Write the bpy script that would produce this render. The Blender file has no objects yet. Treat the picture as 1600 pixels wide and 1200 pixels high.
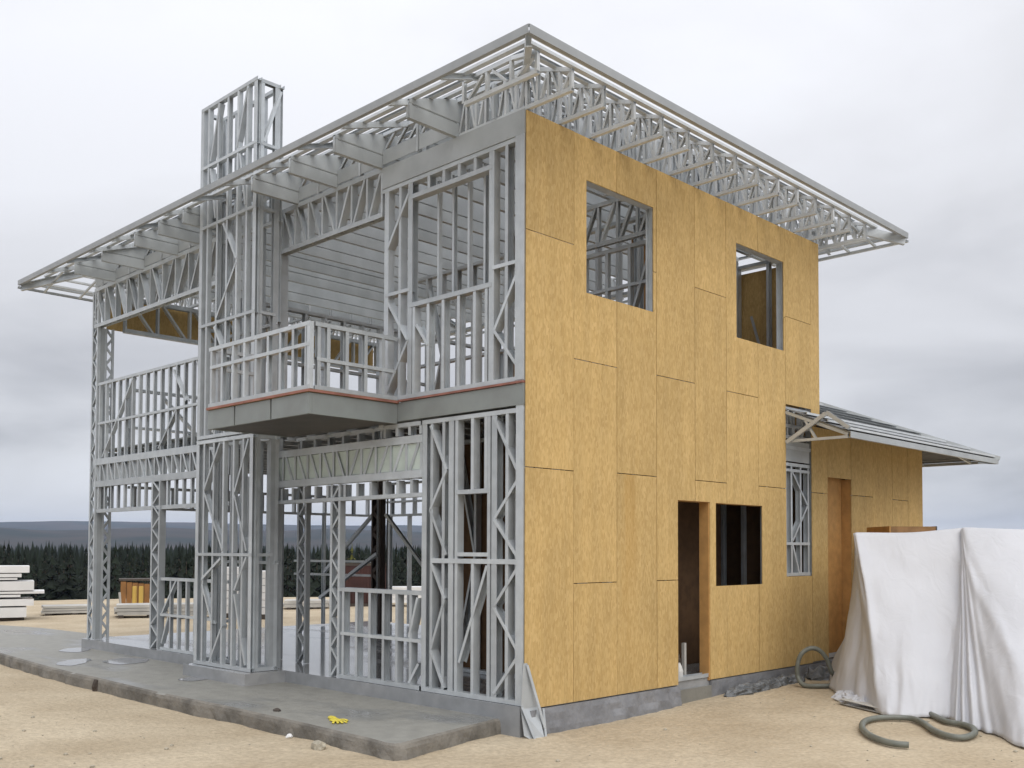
import bpy, bmesh, math, random
from mathutils import Vector, Matrix, noise
R = math.radians
random.seed(7)
S = bpy.context.scene
COL = S.collection

# ---------------------------------------------------------------- camera
cam_d = bpy.data.cameras.new('camera'); cam = bpy.data.objects.new('camera', cam_d); COL.objects.link(cam)
cam_d.sensor_fit = 'HORIZONTAL'; cam_d.sensor_width = 36
cam_d.lens = 1557.637 * 36 / 1600; cam_d.shift_y = (802.71 - 600) / 1600
cam_d.clip_start = .1; cam_d.clip_end = 20000
CAM = Vector((6.738, -7.064, 1.526))
yaw, pit, rol = R(44.336), R(2.06), R(-.196)
fw = Vector((-math.sin(yaw), math.cos(yaw), 0)); rt = Vector((math.cos(yaw), math.sin(yaw), 0)); up = Vector((0, 0, 1))
F = fw * math.cos(pit) + up * math.sin(pit); U = up * math.cos(pit) - fw * math.sin(pit)
R2 = rt * math.cos(rol) - U * math.sin(rol); U2 = rt * math.sin(rol) + U * math.cos(rol)
cam.matrix_world = Matrix(((R2.x, U2.x, -F.x, CAM.x), (R2.y, U2.y, -F.y, CAM.y), (R2.z, U2.z, -F.z, CAM.z), (0, 0, 0, 1)))
S.camera = cam

# ---------------------------------------------------------------- world: overcast sky
W = bpy.data.worlds.new('World'); S.world = W; W.use_nodes = True
wn = W.node_tree.nodes; wl = W.node_tree.links; wn.clear()
def wnode(t, **k):
    n = wn.new(t)
    for a, b in k.items(): setattr(n, a, b)
    return n
SUN_EL, SUN_AZ = R(48), R(112)          # azimuth measured from +Y towards +X
out = wnode('ShaderNodeOutputWorld'); mixs = wnode('ShaderNodeMixShader')
bg1 = wnode('ShaderNodeBackground'); bg1.inputs[1].default_value = .1
sky = wnode('ShaderNodeTexSky', sky_type='NISHITA', sun_disc=False, sun_elevation=SUN_EL, sun_rotation=SUN_AZ)
wl.new(sky.outputs[0], bg1.inputs[0])
bg2 = wnode('ShaderNodeBackground'); bg2.inputs[1].default_value = 1.0
tc = wnode('ShaderNodeTexCoord'); sep = wnode('ShaderNodeSeparateXYZ'); wl.new(tc.outputs['Generated'], sep.inputs[0])
def wmath(op, a, b=None):
    n = wnode('ShaderNodeMath', operation=op)
    for i, v in enumerate((a, b)):
        if v is None: continue
        if hasattr(v, 'is_linked'): wl.new(v, n.inputs[i])
        else: n.inputs[i].default_value = v
    return n.outputs[0]
zz = wmath('ADD', wmath('MAXIMUM', sep.outputs[2], 0.0), .22)
cx_ = wmath('DIVIDE', sep.outputs[0], zz); cy_ = wmath('DIVIDE', sep.outputs[1], zz)
comb = wnode('ShaderNodeCombineXYZ'); wl.new(cx_, comb.inputs[0]); wl.new(cy_, comb.inputs[1])
comb.inputs[2].default_value = 18.8
nz = wnode('ShaderNodeTexNoise'); nz.inputs['Scale'].default_value = 1.15; nz.inputs['Detail'].default_value = 5; nz.inputs['Roughness'].default_value = .48
nz.inputs['Distortion'].default_value = .35
wl.new(comb.outputs[0], nz.inputs['Vector'])
ramp = wnode('ShaderNodeValToRGB'); wl.new(nz.outputs[0], ramp.inputs[0])
e = ramp.color_ramp.elements
e[0].position = .30; e[0].color = (.50, .505, .535, 1)
e[1].position = .66; e[1].color = (.82, .83, .87, 1)
m = ramp.color_ramp.elements.new(.48); m.color = (.71, .715, .745, 1)
# overcast luminance grows towards the zenith
zc = wmath('MAXIMUM', sep.outputs[2], 0.0)
zr = wmath('ADD', wmath('MULTIPLY', wmath('MULTIPLY', zc, zc), 1.15), .90)
vm = wnode('ShaderNodeVectorMath', operation='SCALE'); wl.new(ramp.outputs[0], vm.inputs[0]); wl.new(zr, vm.inputs['Scale'])
wl.new(vm.outputs[0], bg2.inputs[0])
mixs.inputs[0].default_value = .93
wl.new(bg1.outputs[0], mixs.inputs[1]); wl.new(bg2.outputs[0], mixs.inputs[2]); wl.new(mixs.outputs[0], out.inputs[0])

sd = bpy.data.lights.new('sun', 'SUN'); sun = bpy.data.objects.new('sun', sd); COL.objects.link(sun)
sd.energy = 1.45; sd.angle = R(50); sd.color = (1, .96, .9)
sdir = Vector((math.sin(SUN_AZ) * math.cos(SUN_EL), math.cos(SUN_AZ) * math.cos(SUN_EL), math.sin(SUN_EL)))
sun.rotation_euler = sdir.to_track_quat('Z', 'Y').to_euler()
S.view_settings.view_transform = 'Standard'; S.view_settings.look = 'None'
S.view_settings.gamma = 1; S.view_settings.exposure = 0.17; S.view_settings.use_curve_mapping = False
S.render.engine = 'CYCLES'; S.cycles.volume_bounces = 0; S.cycles.max_bounces = 8; S.cycles.transparent_max_bounces = 16

# ---------------------------------------------------------------- materials
def mat(name, col, rough=.8, metal=0, var=.0, vscale=3, bump=0, bscale=40, rand=0, col2=None, spec=None, detail=4):
    m = bpy.data.materials.new(name); m.use_nodes = True
    nt = m.node_tree; b = nt.nodes['Principled BSDF']; L = nt.links
    b.inputs['Roughness'].default_value = rough; b.inputs['Metallic'].default_value = metal
    if spec is not None: b.inputs['Specular IOR Level'].default_value = spec
    geo = nt.nodes.new('ShaderNodeTexCoord')
    src = None
    c2 = col2 or tuple(max(0, c * (1 - var)) for c in col)
    n = nt.nodes.new('ShaderNodeTexNoise'); n.inputs['Scale'].default_value = vscale; n.inputs['Detail'].default_value = detail
    g = nt.nodes.new('ShaderNodeNewGeometry'); L.new(g.outputs['Position'], n.inputs['Vector'])
    r = nt.nodes.new('ShaderNodeValToRGB'); L.new(n.outputs[0], r.inputs[0])
    r.color_ramp.elements[0].position = .35; r.color_ramp.elements[1].position = .65
    r.color_ramp.elements[0].color = (*c2, 1); r.color_ramp.elements[1].color = (*col, 1)
    src = r.outputs[0]
    if rand:
        oi = nt.nodes.new('ShaderNodeObjectInfo'); mr = nt.nodes.new('ShaderNodeMapRange')
        mr.inputs[3].default_value = 1 - rand; mr.inputs[4].default_value = 1 + rand
        L.new(oi.outputs['Random'], mr.inputs[0])
        vs = nt.nodes.new('ShaderNodeVectorMath'); vs.operation = 'SCALE'
        L.new(src, vs.inputs[0]); L.new(mr.outputs[0], vs.inputs['Scale']); src = vs.outputs[0]
    L.new(src, b.inputs['Base Color'])
    if bump:
        bn = nt.nodes.new('ShaderNodeTexNoise'); bn.inputs['Scale'].default_value = bscale; bn.inputs['Detail'].default_value = 5
        L.new(g.outputs['Position'], bn.inputs['Vector'])
        bp = nt.nodes.new('ShaderNodeBump'); bp.inputs['Strength'].default_value = bump; bp.inputs['Distance'].default_value = .05
        L.new(bn.outputs[0], bp.inputs['Height']); L.new(bp.outputs[0], b.inputs['Normal'])
    return m
STEEL = mat('galvanised_steel', (.53, .565, .59), .36, .25, .14, 6, .05, 30, rand=.13)
STEELD = mat('galvanised_sheet', (.46, .49, .505), .45, .2, .18, 2.5, .05, 15, rand=.06)
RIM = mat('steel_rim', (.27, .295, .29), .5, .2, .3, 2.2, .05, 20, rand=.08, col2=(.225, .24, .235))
OXIDE = mat('red_oxide_edge', (.36, .16, .125), .8, 0, .4, 4, rand=.05)
CONC = mat('concrete_slab', (.24, .235, .21), .55, 0, .35, 1.2, .15, 25)
DKB = mat('shaded_board', (.13, .07, .032), .85, 0, .3, 9)  # inner board brown darkened, the rooms' shade put into the colour
SHADEB = mat('balcony_shade', (.075, .065, .055), .5, 0, .3, 5)  # shade under the balcony, painted as a near-black colour
GREENS = mat('green_grey_sheet', (.56, .64, .60), .6, 0, .15, 4)
MUD = mat('muddy_concrete_edge', (.215, .198, .17), .8, 0, .45, 3.5, .4, 18)
PLINTH = mat('plinth_membrane', (.24, .245, .26), .55, 0, .3, 5, .5, 8)
BROWN = mat('inner_board', (.36, .20, .085), .85, 0, .3, 9, .1, 30, rand=.1)
JAMB = mat('jamb_board', (.55, .30, .10), .8, 0, .2, 8)
WHITE = mat('white_foam', (.74, .74, .74), .75, 0, .1, 2, rand=.05)
GREYT = mat('pale_boards', (.50, .49, .46), .8, 0, .3, 1.4, rand=.1)
DARKW = mat('dark_timber', (.07, .055, .045), .8, 0, .3, 3)
HOSE = mat('hose_plastic', (.17, .18, .155), .5, 0, .2, 12)
ORANGE = mat('orange_formwork', (.27, .125, .035), .7, 0, .3, 3)
YELLOW = mat('yellow_post', (.60, .40, .09), .6, 0, .15, 3)
REDC = mat('dark_red_paint', (.055, .018, .015), .7, 0, .3, 2)
DKCOL = mat('dark_brown_column', (.06, .042, .035), .75, 0, .3, 6)
YEL2 = mat('yellow_rubber', (.72, .60, .07), .6, 0, .25, 40)
STONE = mat('stone_mat', (.42, .38, .30), .9, 0, .3, 30)
BLKM = mat('black_rubber', (.02, .02, .02), .7)
BOTM = mat('white_plastic', (.6, .6, .58), .45)
BARK = mat('bark', (.07, .05, .035), .9)
NEEDLE = mat('conifer_needles', (.013, .019, .0105), .85, 0, .5, .25, rand=.35, spec=.2)
LARCH = mat('yellow_green_needles', (.14, .14, .035), .85, 0, .4, .5, spec=.2)
WRAP = mat('blue_grey_film', (.16, .17, .18), .4, 0, .5, 6, .6, 14)

def mat_osb():
    m = bpy.data.materials.new('osb_board'); m.use_nodes = True; nt = m.node_tree; L = nt.links; b = nt.nodes['Principled BSDF']
    N = nt.nodes.new
    g = N('ShaderNodeNewGeometry'); oi = N('ShaderNodeObjectInfo')
    off = N('ShaderNodeVectorMath'); off.operation = 'ADD'; sc = N('ShaderNodeVectorMath'); sc.operation = 'SCALE'
    L.new(oi.outputs['Random'], sc.inputs['Scale']); sc.inputs[0].default_value = (13, 7, 29)
    L.new(g.outputs['Position'], off.inputs[0]); L.new(sc.outputs[0], off.inputs[1])
    mp = N('ShaderNodeMapping'); mp.inputs['Scale'].default_value = (64, 64, 20); L.new(off.outputs[0], mp.inputs[0])
    v = N('ShaderNodeTexVoronoi'); v.inputs['Scale'].default_value = 1.0; L.new(mp.outputs[0], v.inputs['Vector'])
    r = N('ShaderNodeValToRGB'); L.new(v.outputs['Color'], r.inputs[0])
    e = r.color_ramp.elements
    e[0].position = 0; e[0].color = (.46, .305, .118, 1); e[1].position = 1; e[1].color = (.61, .43, .195, 1)
    k = e.new(.5); k.color = (.53, .365, .15, 1)
    # broad tone
    n2 = N('ShaderNodeTexNoise'); n2.inputs['Scale'].default_value = 1.6; n2.inputs['Detail'].default_value = 5; L.new(off.outputs[0], n2.inputs['Vector'])
    mr = N('ShaderNodeMapRange'); mr.inputs[1].default_value = .3; mr.inputs[2].default_value = .7; mr.inputs[3].default_value = .94; mr.inputs[4].default_value = 1.05
    L.new(n2.outputs[0], mr.inputs[0])
    mr2 = N('ShaderNodeMapRange'); mr2.inputs[3].default_value = .93; mr2.inputs[4].default_value = 1.07; L.new(oi.outputs['Random'], mr2.inputs[0])
    # vertical rain streaks
    mp3 = N('ShaderNodeMapping'); mp3.inputs['Scale'].default_value = (7, 7, .55); L.new(g.outputs['Position'], mp3.inputs[0])
    n3 = N('ShaderNodeTexNoise'); n3.inputs['Scale'].default_value = 1; n3.inputs['Detail'].default_value = 4; L.new(mp3.outputs[0], n3.inputs['Vector'])
    mr3 = N('ShaderNodeMapRange'); mr3.inputs[1].default_value = .35; mr3.inputs[2].default_value = .6; mr3.inputs[3].default_value = .93; mr3.inputs[4].default_value = 1.03; L.new(n3.outputs[0], mr3.inputs[0])
    m1 = N('ShaderNodeMath'); m1.operation = 'MULTIPLY'; L.new(mr.outputs[0], m1.inputs[0]); L.new(mr2.outputs[0], m1.inputs[1])
    m2 = N('ShaderNodeMath'); m2.operation = 'MULTIPLY'; L.new(m1.outputs[0], m2.inputs[0]); L.new(mr3.outputs[0], m2.inputs[1])
    vs = N('ShaderNodeVectorMath'); vs.operation = 'SCALE'; L.new(r.outputs[0], vs.inputs[0]); L.new(m2.outputs[0], vs.inputs['Scale'])
    # water stain below one seam (y 1.62, z < 2.36) and at damp top edges
    sp = N('ShaderNodeSeparateXYZ'); L.new(g.outputs['Position'], sp.inputs[0])
    def mt(op, a, bb=None):
        n = N('ShaderNodeMath'); n.operation = op
        for i, q in enumerate((a, bb)):
            if q is None: continue
            if hasattr(q, 'is_linked'): L.new(q, n.inputs[i])
            else: n.inputs[i].default_value = q
        return n.outputs[0]
    wob = mt('MULTIPLY', mt('SUBTRACT', n3.outputs[0], .5), .5)
    d = mt('ABSOLUTE', mt('ADD', mt('SUBTRACT', sp.outputs[1], 1.68), wob))
    s1 = mt('MULTIPLY', mt('SUBTRACT', 1.0, mt('MINIMUM', mt('DIVIDE', d, .16), 1.0)), mt('LESS_THAN', sp.outputs[2], 2.36))
    s1 = mt('MULTIPLY', s1, mt('MINIMUM', mt('MAXIMUM', mt('DIVIDE', sp.outputs[2], 1.6), 0.0), 1.0))
    mx = N('ShaderNodeMix'); mx.data_type = 'RGBA'; L.new(mt('MULTIPLY', s1, .3), mx.inputs[0]); L.new(vs.outputs[0], mx.inputs[6]); mx.inputs[7].default_value = (.40, .21, .035, 1)
    L.new(mx.outputs[2], b.inputs['Base Color']); b.inputs['Roughness'].default_value = .78; b.inputs['Specular IOR Level'].default_value = .25
    bp = N('ShaderNodeBump'); bp.inputs['Strength'].default_value = .25; bp.inputs['Distance'].default_value = .004
    L.new(v.outputs['Distance'], bp.inputs['Height']); L.new(bp.outputs[0], b.inputs['Normal'])
    return m
OSB = mat_osb()

def mat_wet(name, dry, wet, scale, lo, hi, r0, r1, bs=.35):
    m = bpy.data.materials.new(name); m.use_nodes = True; nt = m.node_tree; L = nt.links; b = nt.nodes['Principled BSDF']; N = nt.nodes.new
    g = N('ShaderNodeNewGeometry'); mp = N('ShaderNodeMapping'); mp.inputs['Scale'].default_value = (.55, 1.5, 1); L.new(g.outputs['Position'], mp.inputs[0])
    n = N('ShaderNodeTexNoise'); n.inputs['Scale'].default_value = scale; n.inputs['Detail'].default_value = 4; L.new(mp.outputs[0], n.inputs['Vector'])
    f = N('ShaderNodeMapRange'); f.inputs[1].default_value = lo; f.inputs[2].default_value = hi; L.new(n.outputs[0], f.inputs[0])
    n2 = N('ShaderNodeTexNoise'); n2.inputs['Scale'].default_value = 6; n2.inputs['Detail'].default_value = 7; L.new(g.outputs['Position'], n2.inputs['Vector'])
    mr = N('ShaderNodeMapRange'); mr.inputs[3].default_value = .72; mr.inputs[4].default_value = 1.25; L.new(n2.outputs[0], mr.inputs[0])
    mx = N('ShaderNodeMix'); mx.data_type = 'RGBA'; L.new(f.outputs[0], mx.inputs[0]); mx.inputs[6].default_value = (*dry, 1); mx.inputs[7].default_value = (*wet, 1)
    vs = N('ShaderNodeVectorMath'); vs.operation = 'SCALE'; L.new(mx.outputs[2], vs.inputs[0]); L.new(mr.outputs[0], vs.inputs['Scale'])
    L.new(vs.outputs[0], b.inputs['Base Color'])
    rr = N('ShaderNodeMapRange'); rr.inputs[3].default_value = r0; rr.inputs[4].default_value = r1; L.new(f.outputs[0], rr.inputs[0]); L.new(rr.outputs[0], b.inputs['Roughness'])
    n4 = N('ShaderNodeTexNoise'); n4.inputs['Scale'].default_value = 30; n4.inputs['Detail'].default_value = 4; L.new(g.outputs['Position'], n4.inputs['Vector'])
    st = N('ShaderNodeMapRange'); st.inputs[3].default_value = bs; st.inputs[4].default_value = .01; L.new(f.outputs[0], st.inputs[0])
    bp = N('ShaderNodeBump'); bp.inputs['Distance'].default_value = .02; L.new(st.outputs[0], bp.inputs['Strength']); L.new(n4.outputs[0], bp.inputs['Height']); L.new(bp.outputs[0], b.inputs['Normal'])
    return m
TERR = mat_wet('wet_terrace_concrete', (.26, .255, .23), (.19, .19, .18), .8, .50, .62, .6, .2)
FLOOR = mat_wet('wet_floor_concrete', (.36, .36, .36), (.27, .28, .29), .6, .36, .5, .3, .10, .06)

def mat_sand():
    m = bpy.data.materials.new('sandy_soil'); m.use_nodes = True; nt = m.node_tree; L = nt.links; b = nt.nodes['Principled BSDF']; N = nt.nodes.new
    g = N('ShaderNodeNewGeometry')
    def nz(s, d=6):
        n = N('ShaderNodeTexNoise'); n.inputs['Scale'].default_value = s; n.inputs['Detail'].default_value = d; L.new(g.outputs['Position'], n.inputs['Vector']); return n.outputs[0]
    r = N('ShaderNodeValToRGB'); L.new(nz(.8), r.inputs[0]); e = r.color_ramp.elements
    e[0].position = .3; e[0].color = (.40, .325, .225, 1); e[1].position = .7; e[1].color = (.53, .45, .33, 1)
    mr = N('ShaderNodeMapRange'); mr.inputs[1].default_value = .3; mr.inputs[2].default_value = .7; mr.inputs[3].default_value = .82; mr.inputs[4].default_value = 1.1; L.new(nz(22, 8), mr.inputs[0])
    vs = N('ShaderNodeVectorMath'); vs.operation = 'SCALE'; L.new(r.outputs[0], vs.inputs[0]); L.new(mr.outputs[0], vs.inputs['Scale'])
    L.new(vs.outputs[0], b.inputs['Base Color']); b.inputs['Roughness'].default_value = .95; b.inputs['Specular IOR Level'].default_value = .2
    ad = N('ShaderNodeMath'); ad.operation = 'ADD'; L.new(nz(5, 6), ad.inputs[0])
    h2 = N('ShaderNodeMath'); h2.operation = 'MULTIPLY'; h2.inputs[1].default_value = .35; L.new(nz(35, 6), h2.inputs[0]); L.new(h2.outputs[0], ad.inputs[1])
    bp = N('ShaderNodeBump'); bp.inputs['Strength'].default_value = .7; bp.inputs['Distance'].default_value = .06; L.new(ad.outputs[0], bp.inputs['Height']); L.new(bp.outputs[0], b.inputs['Normal'])
    return m
SAND = mat_sand()
WATER = mat('standing_water', (.26, .26, .26), .08, 0, .1, 2)
HILLM = mat('hill_forest', (.022, .029, .026), .95, 0, 0, .006, 0, col2=(.055, .046, .040), spec=.1, detail=8)
VALM = mat('valley_floor', (.06, .065, .03), .95, 0, .4, .05, spec=.1)

def mat_tarp():
    m = mat('white_tarpaulin', (.62, .63, .665), .5, 0, .07, 1.5)
    nt = m.node_tree; L = nt.links; b = nt.nodes['Principled BSDF']; N = nt.nodes.new
    g = N('ShaderNodeNewGeometry')
    mp = N('ShaderNodeMapping'); mp.inputs['Scale'].default_value = (5, 5, 1.2); L.new(g.outputs['Position'], mp.inputs[0])
    n = N('ShaderNodeTexNoise'); n.inputs['Scale'].default_value = 1; n.inputs['Detail'].default_value = 3; n.inputs['Distortion'].default_value = 1.0; L.new(mp.outputs[0], n.inputs['Vector'])
    bp = N('ShaderNodeBump'); bp.inputs['Strength'].default_value = .28; bp.inputs['Distance'].default_value = .05
    L.new(n.outputs[0], bp.inputs['Height']); L.new(bp.outputs[0], b.inputs['Normal'])
    t = N('ShaderNodeBsdfTranslucent'); t.inputs[0].default_value = (.75, .75, .74, 1)
    x = N('ShaderNodeMixShader'); x.inputs[0].default_value = .15
    L.new(b.outputs[0], x.inputs[1]); L.new(t.outputs[0], x.inputs[2]); L.new(x.outputs[0], nt.nodes['Material Output'].inputs[0])
    return m
SHADEW = mat('wing_gap_shade', (.13, .135, .14), .7, 0, .2, 4)  # dark interior behind the open wing battens, painted as a dark colour
BATT = mat('zinc_batten_lit_truss', (.62, .65, .67), .4, .2, .12, 6, rand=.08)  # batten zinc; on the trusses its paleness is painted brightness
TARP = mat_tarp()
FASC = mat('fascia_grey', (.35, .37, .385), .5, .1, .12, 3)

# ---------------------------------------------------------------- helpers
def V(*a): return Vector(a)
def tag(o, label=None, cat=None, group=None, kind=None):
    if label: o['label'] = label
    if cat: o['category'] = cat
    if group: o['group'] = group
    if kind: o['kind'] = kind
    return o
def empty(name, loc=(0, 0, 0)):
    o = bpy.data.objects.new(name, None); COL.objects.link(o); o.location = loc; o.empty_display_size = .3; return o
def link(name, me, parent=None, mx=None):
    o = bpy.data.objects.new(name, me); COL.objects.link(o)
    if parent is not None: o.parent = parent
    if mx is not None: o.matrix_basis = mx
    return o
def mesh(name, verts, faces, m, smooth=False):
    me = bpy.data.meshes.new(name); me.from_pydata([tuple(v) for v in verts], [], faces); me.materials.append(m)
    if smooth: me.polygons.foreach_set('use_smooth', [True] * len(me.polygons))
    me.update(); return me
def boxes_mesh(name, bs, m):
    vs, fs = [], []
    for a, b in bs:
        k = len(vs)
        for z in (a[2], b[2]):
            for x, y in ((a[0], a[1]), (b[0], a[1]), (b[0], b[1]), (a[0], b[1])): vs.append((x, y, z))
        fs += [(k, k+3, k+2, k+1), (k+4, k+5, k+6, k+7), (k, k+1, k+5, k+4), (k+1, k+2, k+6, k+5), (k+2, k+3, k+7, k+6), (k+3, k, k+4, k+7)]
    return mesh(name, vs, fs, m)
def box(name, a, b, m, parent=None): return link(name, boxes_mesh(name, [(a, b)], m), parent)
T = .07
PROF = [(-.5, 0), (.5, 0), (.5, 1), (.5-T, 1), (.5-T, T), (-.5+T, T), (-.5+T, 1), (-.5, 1)]
def c_mesh(m):
    vs = [(x, y-.5, z) for z in (0, 1) for x, y in PROF]
    fs = [(i, (i+1) % 8, 8+(i+1) % 8, 8+i) for i in range(8)]
    for k in (0, 8):
        for q in ((0, 1, 4, 5), (1, 2, 3, 4), (0, 5, 6, 7)):
            fs.append(tuple(k+i for i in (q if k else q[::-1])))
    me = mesh('c_section', vs, fs, m); me.validate(); return me
CS = {id(STEEL): c_mesh(STEEL)}
def c_for(m):
    if id(m) not in CS: CS[id(m)] = c_mesh(m)
    return CS[id(m)]
def mmat(a, b, n, depth, width, flip):
    a, b = Vector(a), Vector(b); z = b - a; L = z.length; z = z / L
    x = Vector(n); x = (x - z * x.dot(z)).normalized()
    if flip: x = -x
    y = z.cross(x)
    M = Matrix(((x.x*depth, y.x*width, z.x*L, a.x), (x.y*depth, y.y*width, z.y*L, a.y), (x.z*depth, y.z*width, z.z*L, a.z), (0, 0, 0, 1)))
    return M
def member(name, parent, a, b, n, depth=.09, width=.042, flip=None, m=STEEL):
    if flip is None: flip = random.random() < .5
    return link(name, c_for(m), parent, mmat(a, b, n, depth, width, flip))
def members_mesh(name, segs, m=STEEL):
    """several C members in one mesh: the tracks or chords of one frame"""
    vs, fs = [], []
    src = c_for(m)
    for s in segs:
        a, b, n = s[:3]; d = s[3] if len(s) > 3 else .096; w = s[4] if len(s) > 4 else .045; fl = s[5] if len(s) > 5 else False
        M = mmat(a, b, n, d, w, fl); k = len(vs)
        vs += [M @ v.co for v in src.vertices]; fs += [tuple(k+i for i in p.vertices) for p in src.polygons]
    return mesh(name, vs, fs, m)
def gz(x, y):
    """height of the sandy ground near the house"""
    h = -.30 + .03 * noise.noise(Vector((x*.35, y*.35, 1.7))) + .018 * noise.noise(Vector((x*1.3, y*1.3, 4.1)))
    if x > -.5: h += .02 * max(0, min(6, y)) * min(1, max(0, (4 - x) / 4 + .2)) * (1 if x < 4 else .2)
    return h

class Plane:
    """a wall plane: u runs along it, z up, n is its outward normal"""
    def __init__(s, ax, v, off=0): s.ax, s.v, s.off = ax, v, off; s.n = V(0, -1, 0) if ax == 'y' else V(1, 0, 0)
    def p(s, u, z): return V(u, s.v + s.off, z) if s.ax == 'y' else V(s.v + s.off, u, z)
def frame(name, P, u0, u1, z0, z1, studs, rails=(), braces=(), parent=None, d=.09, tw=.045, stud='stud', wide=(), top=True, bottom=True, m=STEEL):
    fr = parent
    ends = [(z, fl) for z, fl, on in ((z0+tw/2, P.ax == 'x', bottom), (z1-tw/2, P.ax != 'x', top)) if on]
    for k_, (z, fl) in enumerate(ends):
        seg = [(P.p(u0, z), P.p(u1, z), P.n, d+.006, tw, fl)]
        if k_ == 0: fr = link(name, members_mesh(name, seg, m), parent)
        else: member('track', fr, *seg[0][:3], d+.006, tw, fl, m)
    for u in studs:
        w = .042
        if u in wide: w = .075
        member(stud, fr, P.p(u, z0+.004), P.p(u, z1-.004), P.n, d, w, m=m)
    for r in rails:
        ua, ub, z = r[:3]; member('rail', fr, P.p(ua, z), P.p(ub, z), P.n, d+.01, r[3] if len(r) > 3 else .038, m=m)
    for b in braces:
        pts = b
        for q in range(len(pts)-1):
            member('brace', fr, P.p(*pts[q]), P.p(*pts[q+1]), P.n, d+.014, .032, m=m)
    return fr
def web_truss(name, P, u0, u1, z0, z1, n, parent, d=.08, cw=.05, web='web', flipmid=True, sheet=False, m=STEEL, ww=.034):
    fr = link(name, members_mesh(name, [(P.p(u0, z0+cw/2), P.p(u1, z0+cw/2), P.n, d+.01, cw, P.ax == 'x')], m), parent)
    member('chord', fr, P.p(u0, z1-cw/2), P.p(u1, z1-cw/2), P.n, d+.01, cw, P.ax != 'x', m)
    st = (u1-u0)/n
    for i in range(n+1):
        u = u0 + st*i + (.02 if i == 0 else -.02 if i == n else 0)
        member(web, fr, P.p(u, z0+.01), P.p(u, z1-.01), P.n, d, ww, m=m)
    for i in range(n):
        a, b = u0+st*(i+.12), u0+st*(i+.88)
        left = i < n/2
        if not flipmid: left = True
        if left: member(web, fr, P.p(a, z1-.03), P.p(b, z0+.03), P.n, d+.004, ww, m=m)
        else: member(web, fr, P.p(a, z0+.03), P.p(b, z1-.03), P.n, d+.004, ww, m=m)
    return fr
def zig(u0, u1, zs): return [(u0 if i % 2 == 0 else u1, z) for i, z in enumerate(zs)]
def lattice_column(name, P, u0, u1, z0, z1, n, parent, d=.06, m=STEEL, lw=.028):
    c = link(name, members_mesh(name, [(P.p(u0+.02, z0), P.p(u0+.02, z1), P.n, d, .04)], m), parent)
    member('chord', c, P.p(u1-.02, z0), P.p(u1-.02, z1), P.n, d, .04, True, m)
    st = (z1-z0)/n
    for i in range(n):
        a = (u0+.03, z0+st*i+.01); b = (u1-.03, z0+st*(i+1)-.01)
        if i % 2: a, b = (u1-.03, a[1]), (u0+.03, b[1])
        member('lacing_bar', c, P.p(*a), P.p(*b), P.n, d-.012, lw, m=m)
    return c
def cells_panel(name, ys, zs, hole, x0, x1, m, parent):
    """flat board in the plane x = const with rectangular cut-outs"""
    vs, fs = [], []; idx = {}
    def v(i, j, s):
        k = (i, j, s)
        if k not in idx: idx[k] = len(vs); vs.append((x1 if s else x0, ys[i], zs[j]))
        return idx[k]
    C = {(i, j) for i in range(len(ys)-1) for j in range(len(zs)-1) if not hole((ys[i]+ys[i+1])/2, (zs[j]+zs[j+1])/2)}
    if not C: return None
    for i, j in C:
        fs.append((v(i, j, 1), v(i+1, j, 1), v(i+1, j+1, 1), v(i, j+1, 1)))
        fs.append((v(i, j, 0), v(i, j+1, 0), v(i+1, j+1, 0), v(i+1, j, 0)))
        for di, dj, a, b in ((-1, 0, (i, j+1), (i, j)), (1, 0, (i+1, j), (i+1, j+1)), (0, -1, (i, j), (i+1, j)), (0, 1, (i+1, j+1), (i, j+1))):
            if (i+di, j+dj) not in C: fs.append((v(*a, 1), v(*a, 0), v(*b, 0), v(*b, 1)))
    return link(name, mesh(name, vs, fs, m), parent)
def ray(px, py):
    X = (px-800)/1557.637; Y = (802.71-py)/1557.637
    return R2*X + U2*Y + F
def on_z(px, py, z):
    d = ray(px, py); return CAM + d*((z-CAM.z)/d.z)
def on_ground(px, py):
    p = on_z(px, py, -.3)
    for _ in range(4): p = on_z(px, py, gz(p.x, p.y))
    return p
def at_depth(px, py, D): return CAM + ray(px, py)*D
def tube(name, pts, r, m, parent=None, seg=10, rings=0, sub=10, close=True):
    # catmull-rom through pts
    P = [Vector(p) for p in pts]; P = [P[0]*2-P[1]] + P + [P[-1]*2-P[-2]]
    Q = []
    for i in range(1, len(P)-2):
        for k in range(sub):
            t = k/sub; a, b, c, d = P[i-1], P[i], P[i+1], P[i+2]
            Q.append(.5*((2*b)+(c-a)*t+(2*a-5*b+4*c-d)*t*t+(3*b-a-3*c+d)*t**3))
    Q.append(P[-2]); vs, fs = [], []
    nrm = None
    for i, p in enumerate(Q):
        t = (Q[min(i+1, len(Q)-1)] - Q[max(i-1, 0)]).normalized()
        if nrm is None: nrm = t.orthogonal().normalized()
        nrm = (nrm - t*nrm.dot(t)).normalized(); bn = t.cross(nrm)
        rr = r*(1 - (.17 if rings and i % 2 else 0))
        for s in range(seg):
            a = 2*math.pi*s/seg; vs.append(p + nrm*math.cos(a)*rr + bn*math.sin(a)*rr)
    for i in range(len(Q)-1):
        for s in range(seg): fs.append((i*seg+s, i*seg+(s+1) % seg, (i+1)*seg+(s+1) % seg, (i+1)*seg+s))
    fs += [tuple(range(seg))[::-1], tuple(range((len(Q)-1)*seg, len(Q)*seg))]
    return link(name, mesh(name, vs, fs, m, True), parent)

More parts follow.
